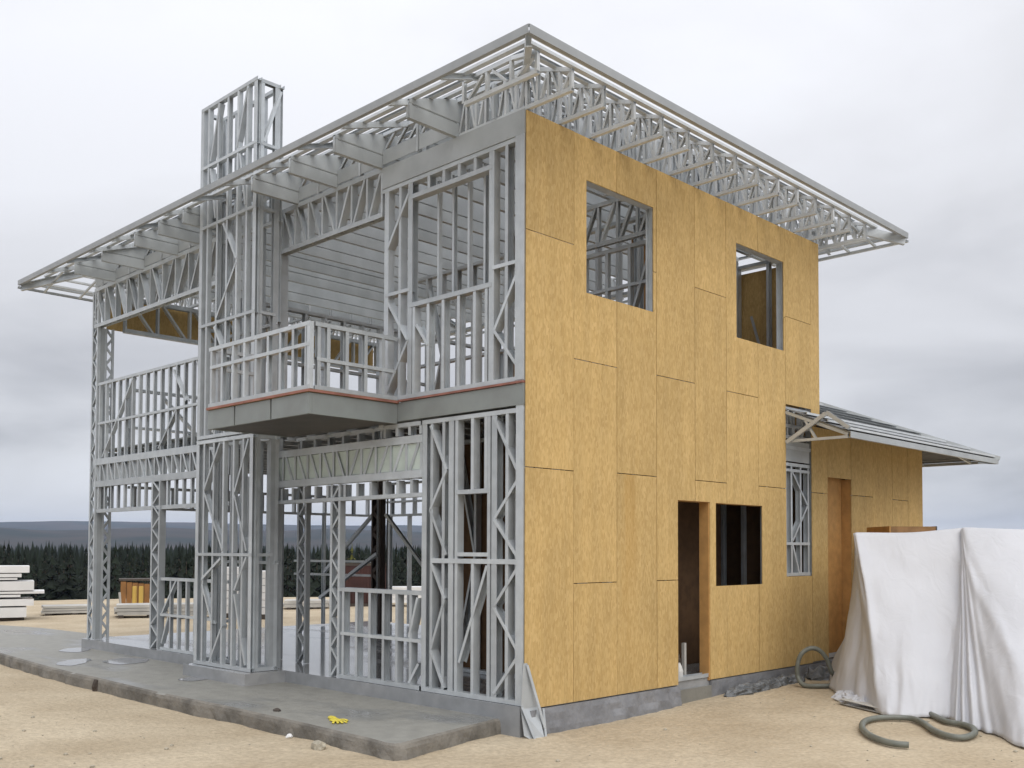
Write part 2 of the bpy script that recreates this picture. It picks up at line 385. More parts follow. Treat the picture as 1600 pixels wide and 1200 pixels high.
# ---------------------------------------------------------------- terrain
def sstep(a, b, x):
    t = max(0, min(1, (x-a)/(b-a))); return t*t*(3-2*t)
def bearing(x, y): return math.degrees(math.atan2(-(x-CAM.x), y-CAM.y))   # 0 = +Y, positive towards -X
def terrain(x, y):
    r = math.hypot(x-CAM.x, y-CAM.y); th = bearing(x, y)
    front = 1 if -10 < th < 110 else 0
    e0 = 38 if front else 110
    h = gz(x, y) if r < 60 else -.3
    d = sstep(e0, e0+50, r)
    v = -16 + 2*noise.noise(Vector((x*.01, y*.01, 2)))
    k = .35 + .65*sstep(22, 42, th) if front else .5
    H1 = 46 + 30*noise.noise(Vector((th*.11, 5, 0))) + 5*noise.noise(Vector((th*.5, 9, 0)))
    H2 = 106 + 34*noise.noise(Vector((th*.055+3.1, 1, 0))) + 5*noise.noise(Vector((th*.3, 3, 0)))
    v += k*(H1+16)*sstep(900, 2300, r)*(1-.5*sstep(2300, 2900, r)) + k*(H2-.5*H1)*sstep(2900, 4100, r)*(1-.4*sstep(4200, 5200, r))
    return h*(1-d) + v*d
def polar(name, radii, nang, m, kind='structure'):
    vs, fs = [], []
    for r in radii:
        for i in range(nang):
            a = 2*math.pi*i/nang; x, y = CAM.x+r*math.cos(a), CAM.y+r*math.sin(a); vs.append((x, y, terrain(x, y)))
    for j in range(len(radii)-1):
        for i in range(nang): fs.append((j*nang+i, j*nang+(i+1) % nang, (j+1)*nang+(i+1) % nang, (j+1)*nang+i))
    if radii[0] < 1: fs.append(tuple(range(nang)))
    return tag(link(name, mesh(name, vs, fs, m, True)), kind=kind)
rad = [.4]
while rad[-1] < 42: rad.append(rad[-1]*1.032)
polar('ground', rad, 480, SAND)
rad2 = [rad[-1]]
while rad2[-1] < 5600: rad2.append(rad2[-1]*1.07)
hills = polar('hills', rad2, 720, HILLM)

# ---------------------------------------------------------------- terrace and floor slab
edge_px = [(809, 1120), (775, 1124), (712, 1140), (650, 1156), (632, 1161), (616, 1163), (600, 1161), (575, 1154), (531, 1144), (481, 1132), (431, 1121), (400, 1114), (350, 1103), (300, 1093), (250, 1083), (195, 1070), (150, 1059), (120, 1053), (75, 1042), (39, 1032), (0, 1021)]
outl = [(-.2, .3), (.06, .02)] + [tuple(on_z(x, y, -.15).xy) for x, y in edge_px]
nfine = len(outl)
outl += [(-13, -1.28), (-15, -1.2), (-17.6, -1.05), (-18.2, .3), (-15, 1.1), (-12.5, 1.25), (-10.6, 1.35), (-9.9, .5)]
fine = []
for i, a in enumerate(outl):
    b = outl[(i+1) % len(outl)]; L_ = math.dist(a, b); n = max(1, int(L_/.09)) if i < nfine else max(1, int(L_/.5))
    for k in range(n): fine.append((a[0]+(b[0]-a[0])*k/n, a[1]+(b[1]-a[1])*k/n))
bm = bmesh.new()
def ringv(off, z, nzv):
    out_ = []
    for i, (x, y) in enumerate(fine):
        p, q = fine[i-1], fine[(i+1) % len(fine)]; tx, ty = q[0]-p[0], q[1]-p[1]; l = math.hypot(tx, ty) or 1
        nx, ny = -ty/l, tx/l           # outline is clockwise, so this points inwards or outwards; fixed below
        w = nzv*noise.noise(Vector((x*2.3, y*2.3, z*4)))+nzv*.6*noise.noise(Vector((x*9, y*9, z*9)))
        out_.append(bm.verts.new((x+nx*(off+w), y+ny*(off+w), z+.25*w)))
    return out_
area = sum(fine[i-1][0]*fine[i][1]-fine[i][0]*fine[i-1][1] for i in range(len(fine)))
sg = 1 if area < 0 else -1
rings_ = [ringv(sg*.02, -.52, .03), ringv(sg*.015, -.30, .035), ringv(sg*.012, -.20, .02), ringv(0, -.165, .012), ringv(-sg*.03, -.150, .004), ringv(-sg*.10, -.150, 0)]
for a, b in zip(rings_, rings_[1:]):
    for i in range(len(fine)):
        j = (i+1) % len(fine); bm.faces.new((a[i], a[j], b[j], b[i]))
topf = bm.faces.new(rings_[-1]); bmesh.ops.triangulate(bm, faces=[topf]); bmesh.ops.recalc_face_normals(bm, faces=bm.faces)
me = bpy.data.meshes.new('terrace'); bm.to_mesh(me); bm.free(); me.materials.append(TERR); me.materials.append(MUD)
for p_ in me.polygons:
    if p_.center.z < -.156: p_.material_index = 1
tag(link('terrace', me), kind='structure')
def puddle(pts, seed):
    c = [on_z(x, y, -.145) for x, y in pts]; vs = []
    n = len(c)
    for i in range(n*8):
        k, f = divmod(i, 8); f /= 8; a, b, d, e = c[k-1], c[k], c[(k+1) % n], c[(k+2) % n]
        p = .5*((2*b)+(d-a)*f+(2*a-5*b+4*d-e)*f*f+(3*b-a-3*d+e)*f**3)
        q = .05*noise.noise(Vector((p.x*3, p.y*6, seed))); vs.append((p.x+q, p.y+q*.6, -.1455))
    tag(link('puddle', mesh('puddle', vs, [tuple(range(len(vs)))[::-1]], WATER)), kind='structure')
puddle([(85, 1037), (110, 1031), (140, 1029), (136, 1034), (112, 1040)], 1)
puddle([(92, 1016), (115, 1012), (137, 1012), (136, 1017), (112, 1019)], 2)
puddle([(160, 1033), (195, 1028), (232, 1030), (222, 1035), (185, 1038)], 3)
puddle([(280, 1061), (315, 1056), (345, 1056), (330, 1060), (300, 1064)], 4)
slab = link('floor_slab', boxes_mesh('floor_slab', [((-10.32, -.03, -.6), (-.02, 6.1, -.004)), ((-5.68, -.60, -.6), (-4.12, -.031, -.006))], FLOOR)); tag(slab, kind='structure')
slab2 = link('wing_floor_slab', boxes_mesh('wing_floor_slab', [((-4.5, 6.103, -.6), (-.02, 9.7, -.012))], FLOOR)); tag(slab2, kind='structure')

# ================================================================ THE HOUSE
H = tag(empty('house', (0, 0, 0)), 'unfinished two storey house of bare steel framing with yellow chipboard on its right side', 'house')
FR = Plane('y', 0, .048); CF = Plane('y', -.5, .048); CSD = Plane('x', -4.2, -.048)

# --- front wall, upper right (x -2.25..0)
P = FR
frame('upper_front_wall', P, -2.26, -.004, 3.2, 5.66, [-2.19, -1.95, -1.77, -.475, -.26, -.03], rails=[(-2.2, -1.77, 4.42), (-.46, -.03, 4.40), (-1.77, -.47, 5.455, .05), (-1.77, -.47, 4.235, .05)],
      braces=[zig(-2.17, -1.8, (3.3, 3.85, 4.35)), zig(-2.17, -1.8, (4.95, 5.5)), zig(-.06, -.43, (4.36, 3.75, 3.3))], parent=H, wide=(-2.19, -1.77, -.475))
fr = frame('window_sill_wall', P, -1.73, -.52, 3.2, 4.21, [-1.70, -1.46, -1.215, -.97, -.725, -.55], braces=[[(-1.65, 4.0), (-1.46, 3.75)]], parent=H, top=False, bottom=False)
fr = frame('window_head_wall', P, -1.73, -.52, 5.48, 5.66, [-1.46, -1.215, -.97, -.725], parent=H, top=False, bottom=False, stud='short_stud')
for u in (-1.46, -1.215, -.97, -.725): member('bracing_stud', H, (u, .17, 4.2), (u, .17, 5.6), (0, -1, 0), .05, .03)
box('header_plate', (-2.26, -.008, 5.665), (-.002, .1, 5.91), STEELD, H)
# double corner post facing the right side
member('corner_post', H, (-.06, .05, -.0), (-.06, .05, 5.9), (0, -1, 0), .11, .10, True)
# --- front wall, lower right
zz_ = (2.86, 2.36, 1.93, 1.5)
frame('lower_front_wall', P, -1.56, -.004, 0, 2.93, [-1.50, -1.38, -1.19, -1.07, -.985, -.50, -.42, -.24, -.03], rails=[(-1.38, -.03, 1.405, .05), (-.985, -.5, 2.125, .045), (-.96, -.5, 1.475, .04)],
      braces=[zig(-1.40, -1.14, (2.86, 2.37, 1.95, 1.47)), zig(-1.38, -1.16, (1.38, 1.0, .45, .06)), zig(-.42, -.06, (2.86, 2.25, 1.83, 1.42)), zig(-.06, -.42, (1.38, .95, .5, .08)), [(-.52, 1.36), (-.93, .35)]],
      parent=H, wide=(-1.50, -1.07, -.42))
frame('window_cripples', P, -.98, -.5, 0, 1.4, [-.735], parent=H, top=False, bottom=False)
frame('window_cripples', P, -.98, -.5, 2.14, 2.9, [-.745, -.545], parent=H, top=False, bottom=False)
# --- lower middle bay: header truss, short studs, lattice column, sill wall
web_truss('header_truss', P, -4.55, -1.54, 2.31, 2.78, 11, H, d=.09, cw=.085)
box('header_backing_sheet', (-4.5, .02, 2.40), (-1.56, .027, 2.69), GREENS, H)
frame('head_wall', P, -2.25, -1.54, 2.785, 2.93, [-2.2, -1.98, -1.76, -1.57], parent=H, bottom=False, stud='short_stud')
frame('head_wall', Plane('y', 0, .2), -4.2, -2.4, 2.78, 2.95, [-4.1, -3.8, -3.5, -3.2, -2.9, -2.6, -2.45], parent=H, bottom=False, stud='short_stud')
frame('head_wall', P, -4.5, -1.54, 2.10, 2.30, [-4.3, -4.05, -3.8, -3.55, -3.3, -2.95, -2.7, -2.45, -2.2, -1.96, -1.72], parent=H, top=False, stud='short_stud')
lattice_column('lattice_column', P, -3.24, -3.04, 0, 2.3, 13, H, d=.08)
frame('sill_wall', P, -3.03, -1.53, 0, 1.07, [-2.96, -2.7, -2.45, -2.2, -1.96, -1.72], rails=[(-3.0, -1.54, .53)], braces=[[(-1.60, 1.0), (-1.74, .56)], [(-1.58, .28), (-1.74, .06)]], parent=H)
member('post', H, (-4.46, .0, 0), (-4.46, .0, 2.95), (0, -1, 0), .16, .12, True)
member('post', H, (-4.42, .05, 3.2), (-4.42, .05, 5.9), (0, -1, 0), .12, .11, True)
member('post', H, (-2.25, .05, 2.9), (-2.25, .05, 3.2), (0, -1, 0), .12, .08, True)
# --- rim beam of the upper floor, deck edge
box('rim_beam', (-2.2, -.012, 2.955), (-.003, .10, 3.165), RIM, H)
box('floor_edge', (-1.92, -.03, 3.171), (-.003, .15, 3.192), OXIDE, H)
# --- upper middle bay header truss
web_truss('header_truss', P, -4.37, -2.27, 5.35, 5.93, 7, H, d=.085, cw=.055)
# --- left bay (x -10.15..-5.6)
web_truss('header_truss', P, -10.12, -5.63, 5.26, 5.94, 11, H, d=.085, cw=.06)
xs = [-9.9+.245*i for i in range(18)]
frame('parapet_wall', P, -10.0, -5.63, 2.98, 4.31, xs, rails=[(-9.95, -5.65, 3.62)],
      braces=[zig(-9.75, -8.65, (3.05, 4.25)), zig(-7.75, -7.2, (3.05, 3.6)), zig(-7.3, -6.9, (4.2, 3.7)), zig(-6.55, -6.2, (3.05, 3.6)), zig(-6.6, -6.2, (4.25, 3.7))], parent=H, stud='parapet_stud', d=.05)
web_truss('floor_truss', P, -10.1, -5.63, 2.55, 3.02, 16, H, d=.06, cw=.10, flipmid=False)
frame('head_wall', P, -9.95, -5.63, 2.12, 2.56, [-9.9+.245*i for i in range(18)], parent=H, top=False, stud='short_stud', tw=.06, d=.045)
lattice_column('lattice_column', P, -7.9, -7.62, 0, 2.56, 14, H, d=.1)
frame('terrace_rail_wall', P, -7.6, -5.63, 0, 1.09, [-7.3, -7.06, -6.81, -6.57, -6.32, -6.08, -5.83], rails=[(-7.6, -5.65, .53)], braces=[[(-7.55, .55), (-7.12, 1.05)], [(-6.5, .45), (-6.2, .9)], [(-7.55, .1), (-7.35, .5)]], parent=H, stud='parapet_stud', d=.05)
# left corner column: lattice, flat stud, lattice
lattice_column('lattice_column', Plane('y', 0, .03), -10.2, -9.97, 0, 5.9, 30, H, d=.05)
box('flat_post', (-9.99, .058, 0), (-9.972, .125, 5.26), STEELD, H)
lattice_column('lattice_column', Plane('x', -9.99, 0), .128, .29, 0, 5.26, 34, H, d=.03, lw=.04)

# --- chimney: a framed box, lower part and upper part
def chimney(z0, z1, rails, br, sb, nm):
    xs = [-5.58, -5.41, -5.16, -4.91, -4.66, -4.43, -4.235]
    ch = frame(nm, CF, -5.61, -4.19, z0, z1, xs, rails=[(-5.6, -4.2, z) for z in rails], braces=br, parent=H, stud='chimney_stud', wide=(-5.58, -4.235), d=.06)
    B = Plane('y', -.14, .02)
    frame(nm, B, -5.61, -4.19, z0, z1, [-5.58, -5.3, -5.05, -4.6, -4.24], rails=[(-5.6, -4.2, z-.1) for z in rails], parent=H, stud='chimney_stud', d=.05)
    for x in (-4.2, -5.6):
        frame(nm, Plane('x', x, -.05), -.42, -.14, z0, z1, [-.40, -.17], rails=[(-.4, -.17, z) for z in rails], braces=sb, parent=H, d=.06, stud='chimney_stud', wide=(-.40, -.17))
chimney(0, 2.96, (1.45,), [zig(-5.2, -4.88, (.05, .55)), zig(-5.42, -5.14, (1.05, .55)), [(-5.43, 1.12), (-4.95, 2.2 - .8)], [(-4.9, 1.5), (-5.38, 2.25)], [(-5.4, 2.3), (-5.0, 2.9)], [(-4.6, 1.0), (-4.32, 1.42)], [(-4.6, .95), (-4.32, .08)], [(-4.32, 1.5), (-4.62, 2.2)], [(-4.62, 2.25), (-4.3, 2.9)]], [], 'chimney_base')
chimney(2.98, 7.48, (4.5, 5.83, 6.65), [[(-5.35, 6.7), (-5.12, 7.42)], [(-4.68, 6.7), (-4.43, 7.4)], [(-5.2, 5.9), (-5.35, 6.6)], [(-4.6, 6.6), (-4.45, 5.9)], [(-5.0, 5.78), (-4.66, 5.25)], [(-4.66, 5.2), (-5.15, 4.55)], [(-5.2, 4.45), (-4.9, 4.0)], [(-5.0, 3.6), (-5.2, 3.05)]],
        [[(-.36, 6.68), (-.12, 7.4)], [(-.14, 6.6), (-.36, 5.9)]], 'chimney_stack')
box('chimney_inner_board', (-5.2, .05, .02), (-4.97, .06, 2.5), STEELD, H)
box('chimney_inner_board', (-5.3, .02, 3.2), (-4.9, .03, 5.6), STEELD, H)

# --- balcony
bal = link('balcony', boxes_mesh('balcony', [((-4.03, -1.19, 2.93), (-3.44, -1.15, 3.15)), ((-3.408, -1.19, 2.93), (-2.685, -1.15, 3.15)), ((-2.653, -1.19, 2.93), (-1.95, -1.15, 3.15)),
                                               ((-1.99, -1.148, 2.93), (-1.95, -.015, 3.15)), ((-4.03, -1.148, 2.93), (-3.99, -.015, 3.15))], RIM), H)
box('balcony_deck', (-4.03, -1.205, 3.155), (-1.935, .0, 3.185), BROWN, H)
box('balcony_edge', (-4.032, -1.212, 3.157), (-1.928, -1.206, 3.181), OXIDE, H)
box('balcony_edge', (-1.934, -1.206, 3.157), (-1.928, -.002, 3.181), OXIDE, H)
box('balcony_shade_sheet', (-3.985, -1.145, 2.936), (-1.995, -.02, 2.95), SHADEB, H)  # dark sheet added to paint the shade below the joists
for k in range(4): member('balcony_joist', H, (-3.6+.42*k, -1.14, 3.053), (-3.6+.42*k, -.02, 3.053), (0, 0, 1), .17, .05)
BF = Plane('y', -1.16, 0); BS = Plane('x', -1.97, 0); BW = Plane('x', -4.01, 0)
frame('balcony_railing', BF, -4.03, -1.95, 3.188, 3.9, [-3.98+.245*i for i in range(9)]+[-1.985], rails=[(-4.0, -1.96, 3.66)], parent=H, d=.05, stud='railing_post', wide=(-1.985,))
frame('balcony_railing', BS, -1.12, -.02, 3.188, 3.9, [-1.07, -.95, -.71, -.46, -.22], rails=[(-1.1, -.05, 3.51)], parent=H, d=.05, stud='railing_post')
frame('balcony_railing', BW, -1.12, -.52, 3.188, 3.9, [-1.07, -.85, -.6], rails=[(-1.1, -.55, 3.66)], parent=H, d=.05, stud='railing_post')

# --- upper floor: deck, joists
box('upper_deck', (-5.55, .12, 3.165), (-.1, 6.0, 3.188), BROWN, H)
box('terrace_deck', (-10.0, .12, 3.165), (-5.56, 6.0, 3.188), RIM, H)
box('floor_truss_backing', (-10.0, .055, 2.66), (-7.9, .062, 2.92), STEELD, H)
for i in range(22): member('floor_joist', H, (-9.8+.45*i, .12, 3.03), (-9.8+.45*i, 6.0, 3.03), (0, 0, 1), .2, .06)

# --- the right side: steel studs behind chipboard
OP = [(.93, 2.115, 4.235, 5.44), (3.87, 5.06, 4.22, 5.43), (2.58, 3.25, -1, 2.11), (3.38, 4.475, 1.09, 2.105), (5.1, 5.81, 1.18, 3.5)]
def hole(y, z):
    return any(a < y < b and c < z < d for a, b, c, d in OP)
SW = Plane('x', 0, -.052)
def clear(y, z0, z1): return not any(a-.02 < y < b+.02 and not (z1 < c or z0 > d) for a, b, c, d in OP)
ys = [.12+.41*i for i in range(15)]
frame('side_wall', SW, .1, 6.02, 3.2, 5.9, [y for y in ys if clear(y, 3.2, 5.9)], parent=H, stud='side_stud')
frame('side_wall', SW, .1, 6.02, 0, 2.95, [y for y in ys if clear(y, 0, 2.95)], parent=H, stud='side_stud')
for a, b, c, d in OP[:2]:      # steel window surrounds
    fr = link('window_frame', members_mesh('window_frame', [(SW.p(a, c-.022), SW.p(b, c-.022), SW.n, .092, .04)]), H)
    member('frame_bar', fr, SW.p(a-.02, c-.02), SW.p(a-.02, d+.02), SW.n, .09, .04, False)
    member('frame_bar', fr, SW.p(b+.02, c-.02), SW.p(b+.02, d+.02), SW.n, .09, .04, True)
    member('frame_bar', fr, SW.p(a, d+.022), SW.p(b, d+.022), SW.n, .092, .05, True)
EDG = [.004, .73, 1.445, 2.17, 2.94, 3.63, 4.385, 5.10, 5.81]
SE = [[2.34, 4.70], [1.18, 3.51], [2.36, 4.70], [1.18, 3.52], [2.36, 4.68], [1.18, 3.51], [2.36, 4.68], [3.5, 4.70], []]
gV, gH = .0034, .0042
def board(y0, y1, z0, z1):
    ysl = sorted({y0, y1, *[q for o in OP for q in o[:2] if y0 < q < y1]}); zsl = sorted({z0, z1, *[q for o in OP for q in o[2:] if z0 < q < z1]})
    o = cells_panel('osb_panel', ysl, zsl, hole, 0, .012, OSB, H)
    if o:
        o.location.x = random.uniform(0, .004); o.rotation_euler.z = 0
ZB = -.035
for i, se in enumerate(SE):
    y0 = EDG[i]; y1 = EDG[i+1] if i+1 < len(EDG) else 6.06
    zs = [ZB if i < 8 else 3.44] + [z for z in se] + [5.90]
    if i == 7:
        zs = [ZB, 1.18, 3.5, 4.70, 5.9]
    for a, b in zip(zs, zs[1:]): board(y0+gV, y1-gV, a+gH, b-gH)
# corner edge strip of steel beside the chipboard
box('corner_strip', (-.12, -.014, 3.205), (-.002, -.002, 5.66), STEEL, H)
# --- wing wall
OP.append((6.28, 7.02, -1, 2.58))
WE = [5.815, 6.28, 7.02, 7.75, 8.45, 9.05, 9.64]; WS = [[2.34], [], [2.35], [1.18], [2.34], [1.18]]
for i, se in enumerate(WS):
    zs = [-.02] + se + [3.27]
    for a, b in zip(zs, zs[1:]): board(WE[i]+gV, WE[i+1]-gV, a+gH, b-gH)
frame('wing_wall', SW, 5.85, 9.62, 0, 3.25, [5.87, 6.2, 7.08, 7.5, 7.9, 8.3, 8.7, 9.1, 9.58], parent=H, stud='side_stud')
frame('wing_wall', Plane('y', 9.6, 0), -4, -.1, 0, 3.25, [-3.5, -2.8, -2.1, -1.4, -.7], parent=H, stud='side_stud')
box('wing_end_board', (-4.0, 9.652, -.02), (-.1, 9.664, 3.26), OSB, H)
# open strip with bare framing between main wall and wing
frame('strip_frame', SW, 5.1, 5.81, 1.18, 2.72, [5.14, 5.30, 5.55, 5.77], rails=[(5.1, 5.8, 1.62), (5.1, 5.8, 2.62)], braces=[zig(5.32, 5.74, (2.6, 2.15, 1.66)), zig(5.32, 5.5, (1.6, 1.2))], parent=H, d=.07, stud='side_stud')
box('strip_plate', (-.03, 5.11, 2.74), (-.012, 5.80, 3.02), STEELD, H)
frame('strip_frame', SW, 5.1, 5.81, 3.05, 3.48, [5.2, 5.38, 5.6], braces=[zig(5.2, 5.38, (3.45, 3.1)), zig(5.75, 5.6, (3.45, 3.1))], parent=H, d=.07, stud='short_stud')
# door surrounds
box('door_jamb', (-.13, 3.235, -.04), (.003, 3.253, 2.11), JAMB, H)
box('door_jamb', (-.13, 2.56, -.04), (-.001, 2.577, 2.11), JAMB, H)
box('door_lintel', (-.13, 2.582, 2.105), (.003, 3.25, 2.123), JAMB, H)
box('window_lintel', (-.10, 3.385, 2.1), (-.002, 4.47, 2.118), JAMB, H)
box('inner_board', (-.16, 6.0, 0), (-.145, 7.6, 2.9), JAMB, H)
box('door_jamb', (-.142, 7.022, 0), (-.001, 7.034, 2.58), JAMB, H)

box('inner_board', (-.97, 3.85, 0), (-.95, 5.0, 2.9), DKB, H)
# --- inner partitions
def partition(P, u0, u1, z0, z1, st, boards=(), m=STEEL, gap=.34, back=-.055, dm=BROWN, name='partition'):
    n = int((u1-u0)/gap); us = [u0+.03+(u1-u0-.06)*i/n for i in range(n+1)]
    frame(name, P, u0, u1, z0, z1, us, rails=[(u0, u1, z) for z in st], parent=H, stud='partition_stud', m=m, braces=[zig(us[1], us[2], (z0+.1, (z0+z1)/2, z1-.1))] if n > 3 else [])
    for (a, b, c, d) in boards:
        if P.ax == 'y': box('inner_board', (a, P.v+.065, c), (b, P.v+.077, d), dm, H)
        else: box('inner_board', (P.v-.077, a, c), (P.v-.065, b, d), dm, H)
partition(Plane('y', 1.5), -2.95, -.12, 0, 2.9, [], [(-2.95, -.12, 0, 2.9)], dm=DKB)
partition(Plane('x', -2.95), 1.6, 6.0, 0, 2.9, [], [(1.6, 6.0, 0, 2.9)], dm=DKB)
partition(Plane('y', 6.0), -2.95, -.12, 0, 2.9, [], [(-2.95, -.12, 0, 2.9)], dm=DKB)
frame('partition', Plane('y', 2.55), -1.75, -.2, 3.2, 5.25, [-1.7, -1.35, -1.0, -.65, -.25], rails=[(-1.7, -.25, 4.75)], braces=[[(-.3, 5.2), (-.95, 3.5)], [(-1.0, 4.7), (-1.35, 3.3)]], parent=H, stud='partition_stud', d=.06)
web_truss('header_truss', Plane('y', 2.5), -2.6, -.2, 5.3, 5.85, 8, H, d=.05)
for k in range(5): member('partition_stud', H, (-2.2, 2.0+.25*k, 3.2), (-2.2, 2.0+.25*k, 5.2), (1, 0, 0), .05, .035)
member('brace', H, (-2.2, 2.0, 3.4), (-2.2, 2.9, 5.0), (1, 0, 0), .03, .03)
partition(Plane('x', -1.25), 3.45, 5.9, 3.2, 5.85, [4.5], [(3.45, 5.9, 3.2, 5.7)])
partition(Plane('y', 3.1), -5.4, -.2, 3.2, 5.8, [4.4], [(-2.7, -2.3, 3.2, 4.7), (-1.9, -1.55, 3.2, 4.5), (-3.4, -3.2, 3.2, 4.3)])
partition(Plane('x', -5.55), .1, 6.0, 3.2, 5.0, [4.2], [(.1, 3.4, 3.2, 3.52)], dm=OSB)
partition(Plane('x', -10.05), .6, 6.0, 3.0, 4.3, [3.62], [], gap=.55)
partition(Plane('y', 6.0), -10.0, -.2, 3.2, 5.8, [3.9], [(-9, -5.7, 3.2, 3.6)], dm=OSB, gap=.5)
box('inner_board', (-2.4, 6.07, 3.2), (-.05, 6.08, 5.7), OSB, H)
member('brace', H, (-.5, 5.93, 3.3), (-1.0, 5.93, 5.0), (0, -1, 0), .02, .035)
web_truss('header_truss', Plane('x', -10.08), .5, 6.0, 5.26, 5.9, 9, H, d=.085, cw=.07)
box('header_board', (-10.21, .25, 5.30), (-10.195, 6.0, 5.88), OSB, H)
# ground floor back: head wall, posts, sill walls
P2 = Plane('x', -10.0); P3 = Plane('y', 5.95)
frame('head_wall', P2, .6, 6.0, 2.2, 2.6, [.7+.36*i for i in range(15)], parent=H, stud='short_stud')
frame('head_wall', P3, -9.9, -3.1, 2.2, 2.9, [-9.8+.36*i for i in range(19)], rails=[(-9.9, -3.1, 2.5)], parent=H, stud='short_stud')
for i in range(10): member('partition_stud', H, (-9.5+.62*i, 5.95, .02), (-9.5+.62*i, 5.95, 2.2), (0, -1, 0), .09, .04)
for i in range(4): member('partition_stud', H, (-10, 3.0+.55*i, .02), (-10, 3.0+.55*i, 2.2), (1, 0, 0), .09, .04)
lattice_column('lattice_column', Plane('y', .58), -4.76, -4.54, 0, 2.95, 15, H, d=.07)
member('hanging_rod', H, (-5.23, .62, 0), (-5.23, .62, 2.9), (0, -1, 0), .03, .03)
# dark clad column with knee braces
co = on_z(590, 992, 0); cxx, cyy = co.x, co.y
col_ = lattice_column('dark_column', Plane('y', cyy), cxx-.13, cxx+.13, 0, 2.93, 16, H, d=.12, m=DKCOL, lw=.07)
for s in (-1, 1): member('corner_angle', H, (cxx+.115, cyy-.11*s, .003), (cxx+.115, cyy-.11*s, 2.93), (1, 0, 0), .02, .025)
member('knee_brace', H, (cxx+.2, cyy, 2.15), (cxx+1.15, cyy+.35, .95), (0, -1, 0), .05, .06)
member('knee_brace', H, (cxx-.15, cyy, 2.15), (cxx-1.15, cyy-.35, 1.1), (0, -1, 0), .05, .06)
for z in (1.3, 1.05): member('guard_rail', H, (cxx-2.2, cyy-.3, z), (cxx-.2, cyy, z), (0, -1, 0), .03, .04)
q = on_z(470, 1010, 0); member('knee_brace', H, (q.x+.2, q.y+.2, .75), (q.x+1.0, q.y+.7, 1.45), (0, -1, 0), .05, .05)

# ================================================================ ROOF
SL = 1/3; ZE = 6.055; XO, YO = .92, -.92; XW, YN = -11.03, 6.97
def roofz(x, y): return ZE + SL*max(0, min(XO-x, y-YO, x-XW, YN-y))
ry = (YO+YN)/2; rh = ZE+SL*(ry-YO); ra, rb = V(XW+(ry-YO), ry, rh), V(XO-(ry-YO), ry, rh)
A_, B_, C_, D_ = V(XO, YO, ZE), V(XW, YO, ZE), V(XW, YN, ZE), V(XO, YN, ZE)
# open roof: light hat-section battens parallel to the eaves on all four slopes, on rafters
for k in range(17):
    o = .10+.225*k; z = ZE+SL*o-.018
    for a, b in (((XO-o, YO+o), (XW+o, YO+o)), ((XO-o, YO+o), (XO-o, YN-o)), ((XW+o, YO+o), (XW+o, YN-o)), ((XO-o, YN-o), (XW+o, YN-o))):
        n_ = V(0, SL, -1).normalized()
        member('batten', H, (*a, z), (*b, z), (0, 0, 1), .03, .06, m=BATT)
for i in range(13):
    x = -.25 - .8*i
    for y0, y1 in ((YO+.03, ry), (YN-.03, ry)):
        yy = min(ry, YO+(XO-x)) if y0 < ry else max(ry, YN-(XO-x))
        if x < -7: yy = (min(ry, YO+(x-XW)) if y0 < ry else max(ry, YN-(x-XW)))
        if abs(yy-y0) > .3: member('rafter', H, (x, y0, roofz(x, y0)-.055), (x, yy, roofz(x, yy)-.055), (0, 0, 1), .06, .045)
member('ridge_beam', H, ra+V(0, 0, -.06), rb+V(0, 0, -.06), (0, 0, 1), .10, .06)
# fascia
for a, b, n in ((A_, B_, V(0, -1, 0)), (A_, D_, V(1, 0, 0))):
    d = V(0, 0, -.024)
    member('fascia', H, a+d+n*-.012, b+d+n*-.012, V(0, 0, 1), .08, .04, n.x > 0, m=FASC)
for a, b, n in ((B_, C_, V(-1, 0, 0)), (D_, C_, V(0, 1, 0))):
    for dz in (-.0, -.10): member('fascia_rail', H, a+V(0, 0, dz), b+V(0, 0, dz), n, .05, .035)
link('hip_rafter', members_mesh('hip_rafter', [(A_+V(-.03, .03, -.10), rb+V(0, 0, -.09), V(0, 0, 1), .12, .06)]), H)
link('hip_rafter', members_mesh('hip_rafter', [(B_+V(.03, .03, -.10), ra+V(0, 0, -.09), V(0, 0, 1), .12, .06)]), H)
link('hip_rafter', members_mesh('hip_rafter', [(D_+V(-.03, -.03, -.10), rb+V(0, 0, -.09), V(0, 0, 1), .12, .06)]), H)
# jack trusses over the right wall (run along x)
def jack(y, xa, xb, nw, bz=5.932):
    s = 1 if xb > xa else -1
    def tz(x): return roofz(x, y) - .048
    n = max(2, nw); xs = [xb + (xa-xb)*i/n for i in range(n+1)]
    t = link('roof_truss', members_mesh('roof_truss', [(V(xa, y, bz), V(xb, y, bz), V(0, 1, 0), .045, .04)], BATT), H)  # plain steel truss given paler zinc to paint in light under the eaves
    tv = [V(p, y, tz(p)) for p in xs]; cut = 0
    for i in range(1, n+1):          # straight runs of the top chord between changes of slope
        if i == n or abs((tv[i+1].z-tv[i].z)*(tv[i].x-tv[cut].x) - (tv[i].z-tv[cut].z)*(tv[i+1].x-tv[i].x)) > 1e-4:
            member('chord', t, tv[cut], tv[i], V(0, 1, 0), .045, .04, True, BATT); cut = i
    for i, x in enumerate(xs):
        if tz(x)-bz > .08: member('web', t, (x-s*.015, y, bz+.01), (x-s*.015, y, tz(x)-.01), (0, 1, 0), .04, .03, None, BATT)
    for i in range(n):
        p, q = xs[i], xs[i+1]
        if i % 2: p, q = q, p
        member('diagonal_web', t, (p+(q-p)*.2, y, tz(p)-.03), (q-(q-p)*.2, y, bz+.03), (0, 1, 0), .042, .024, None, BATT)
    return t
for i in range(14):
    y = .045+.485*i
    if y < 6.9: jack(y, -1.02, .586, 11)
jack(-.44, -.4, .586, 3)
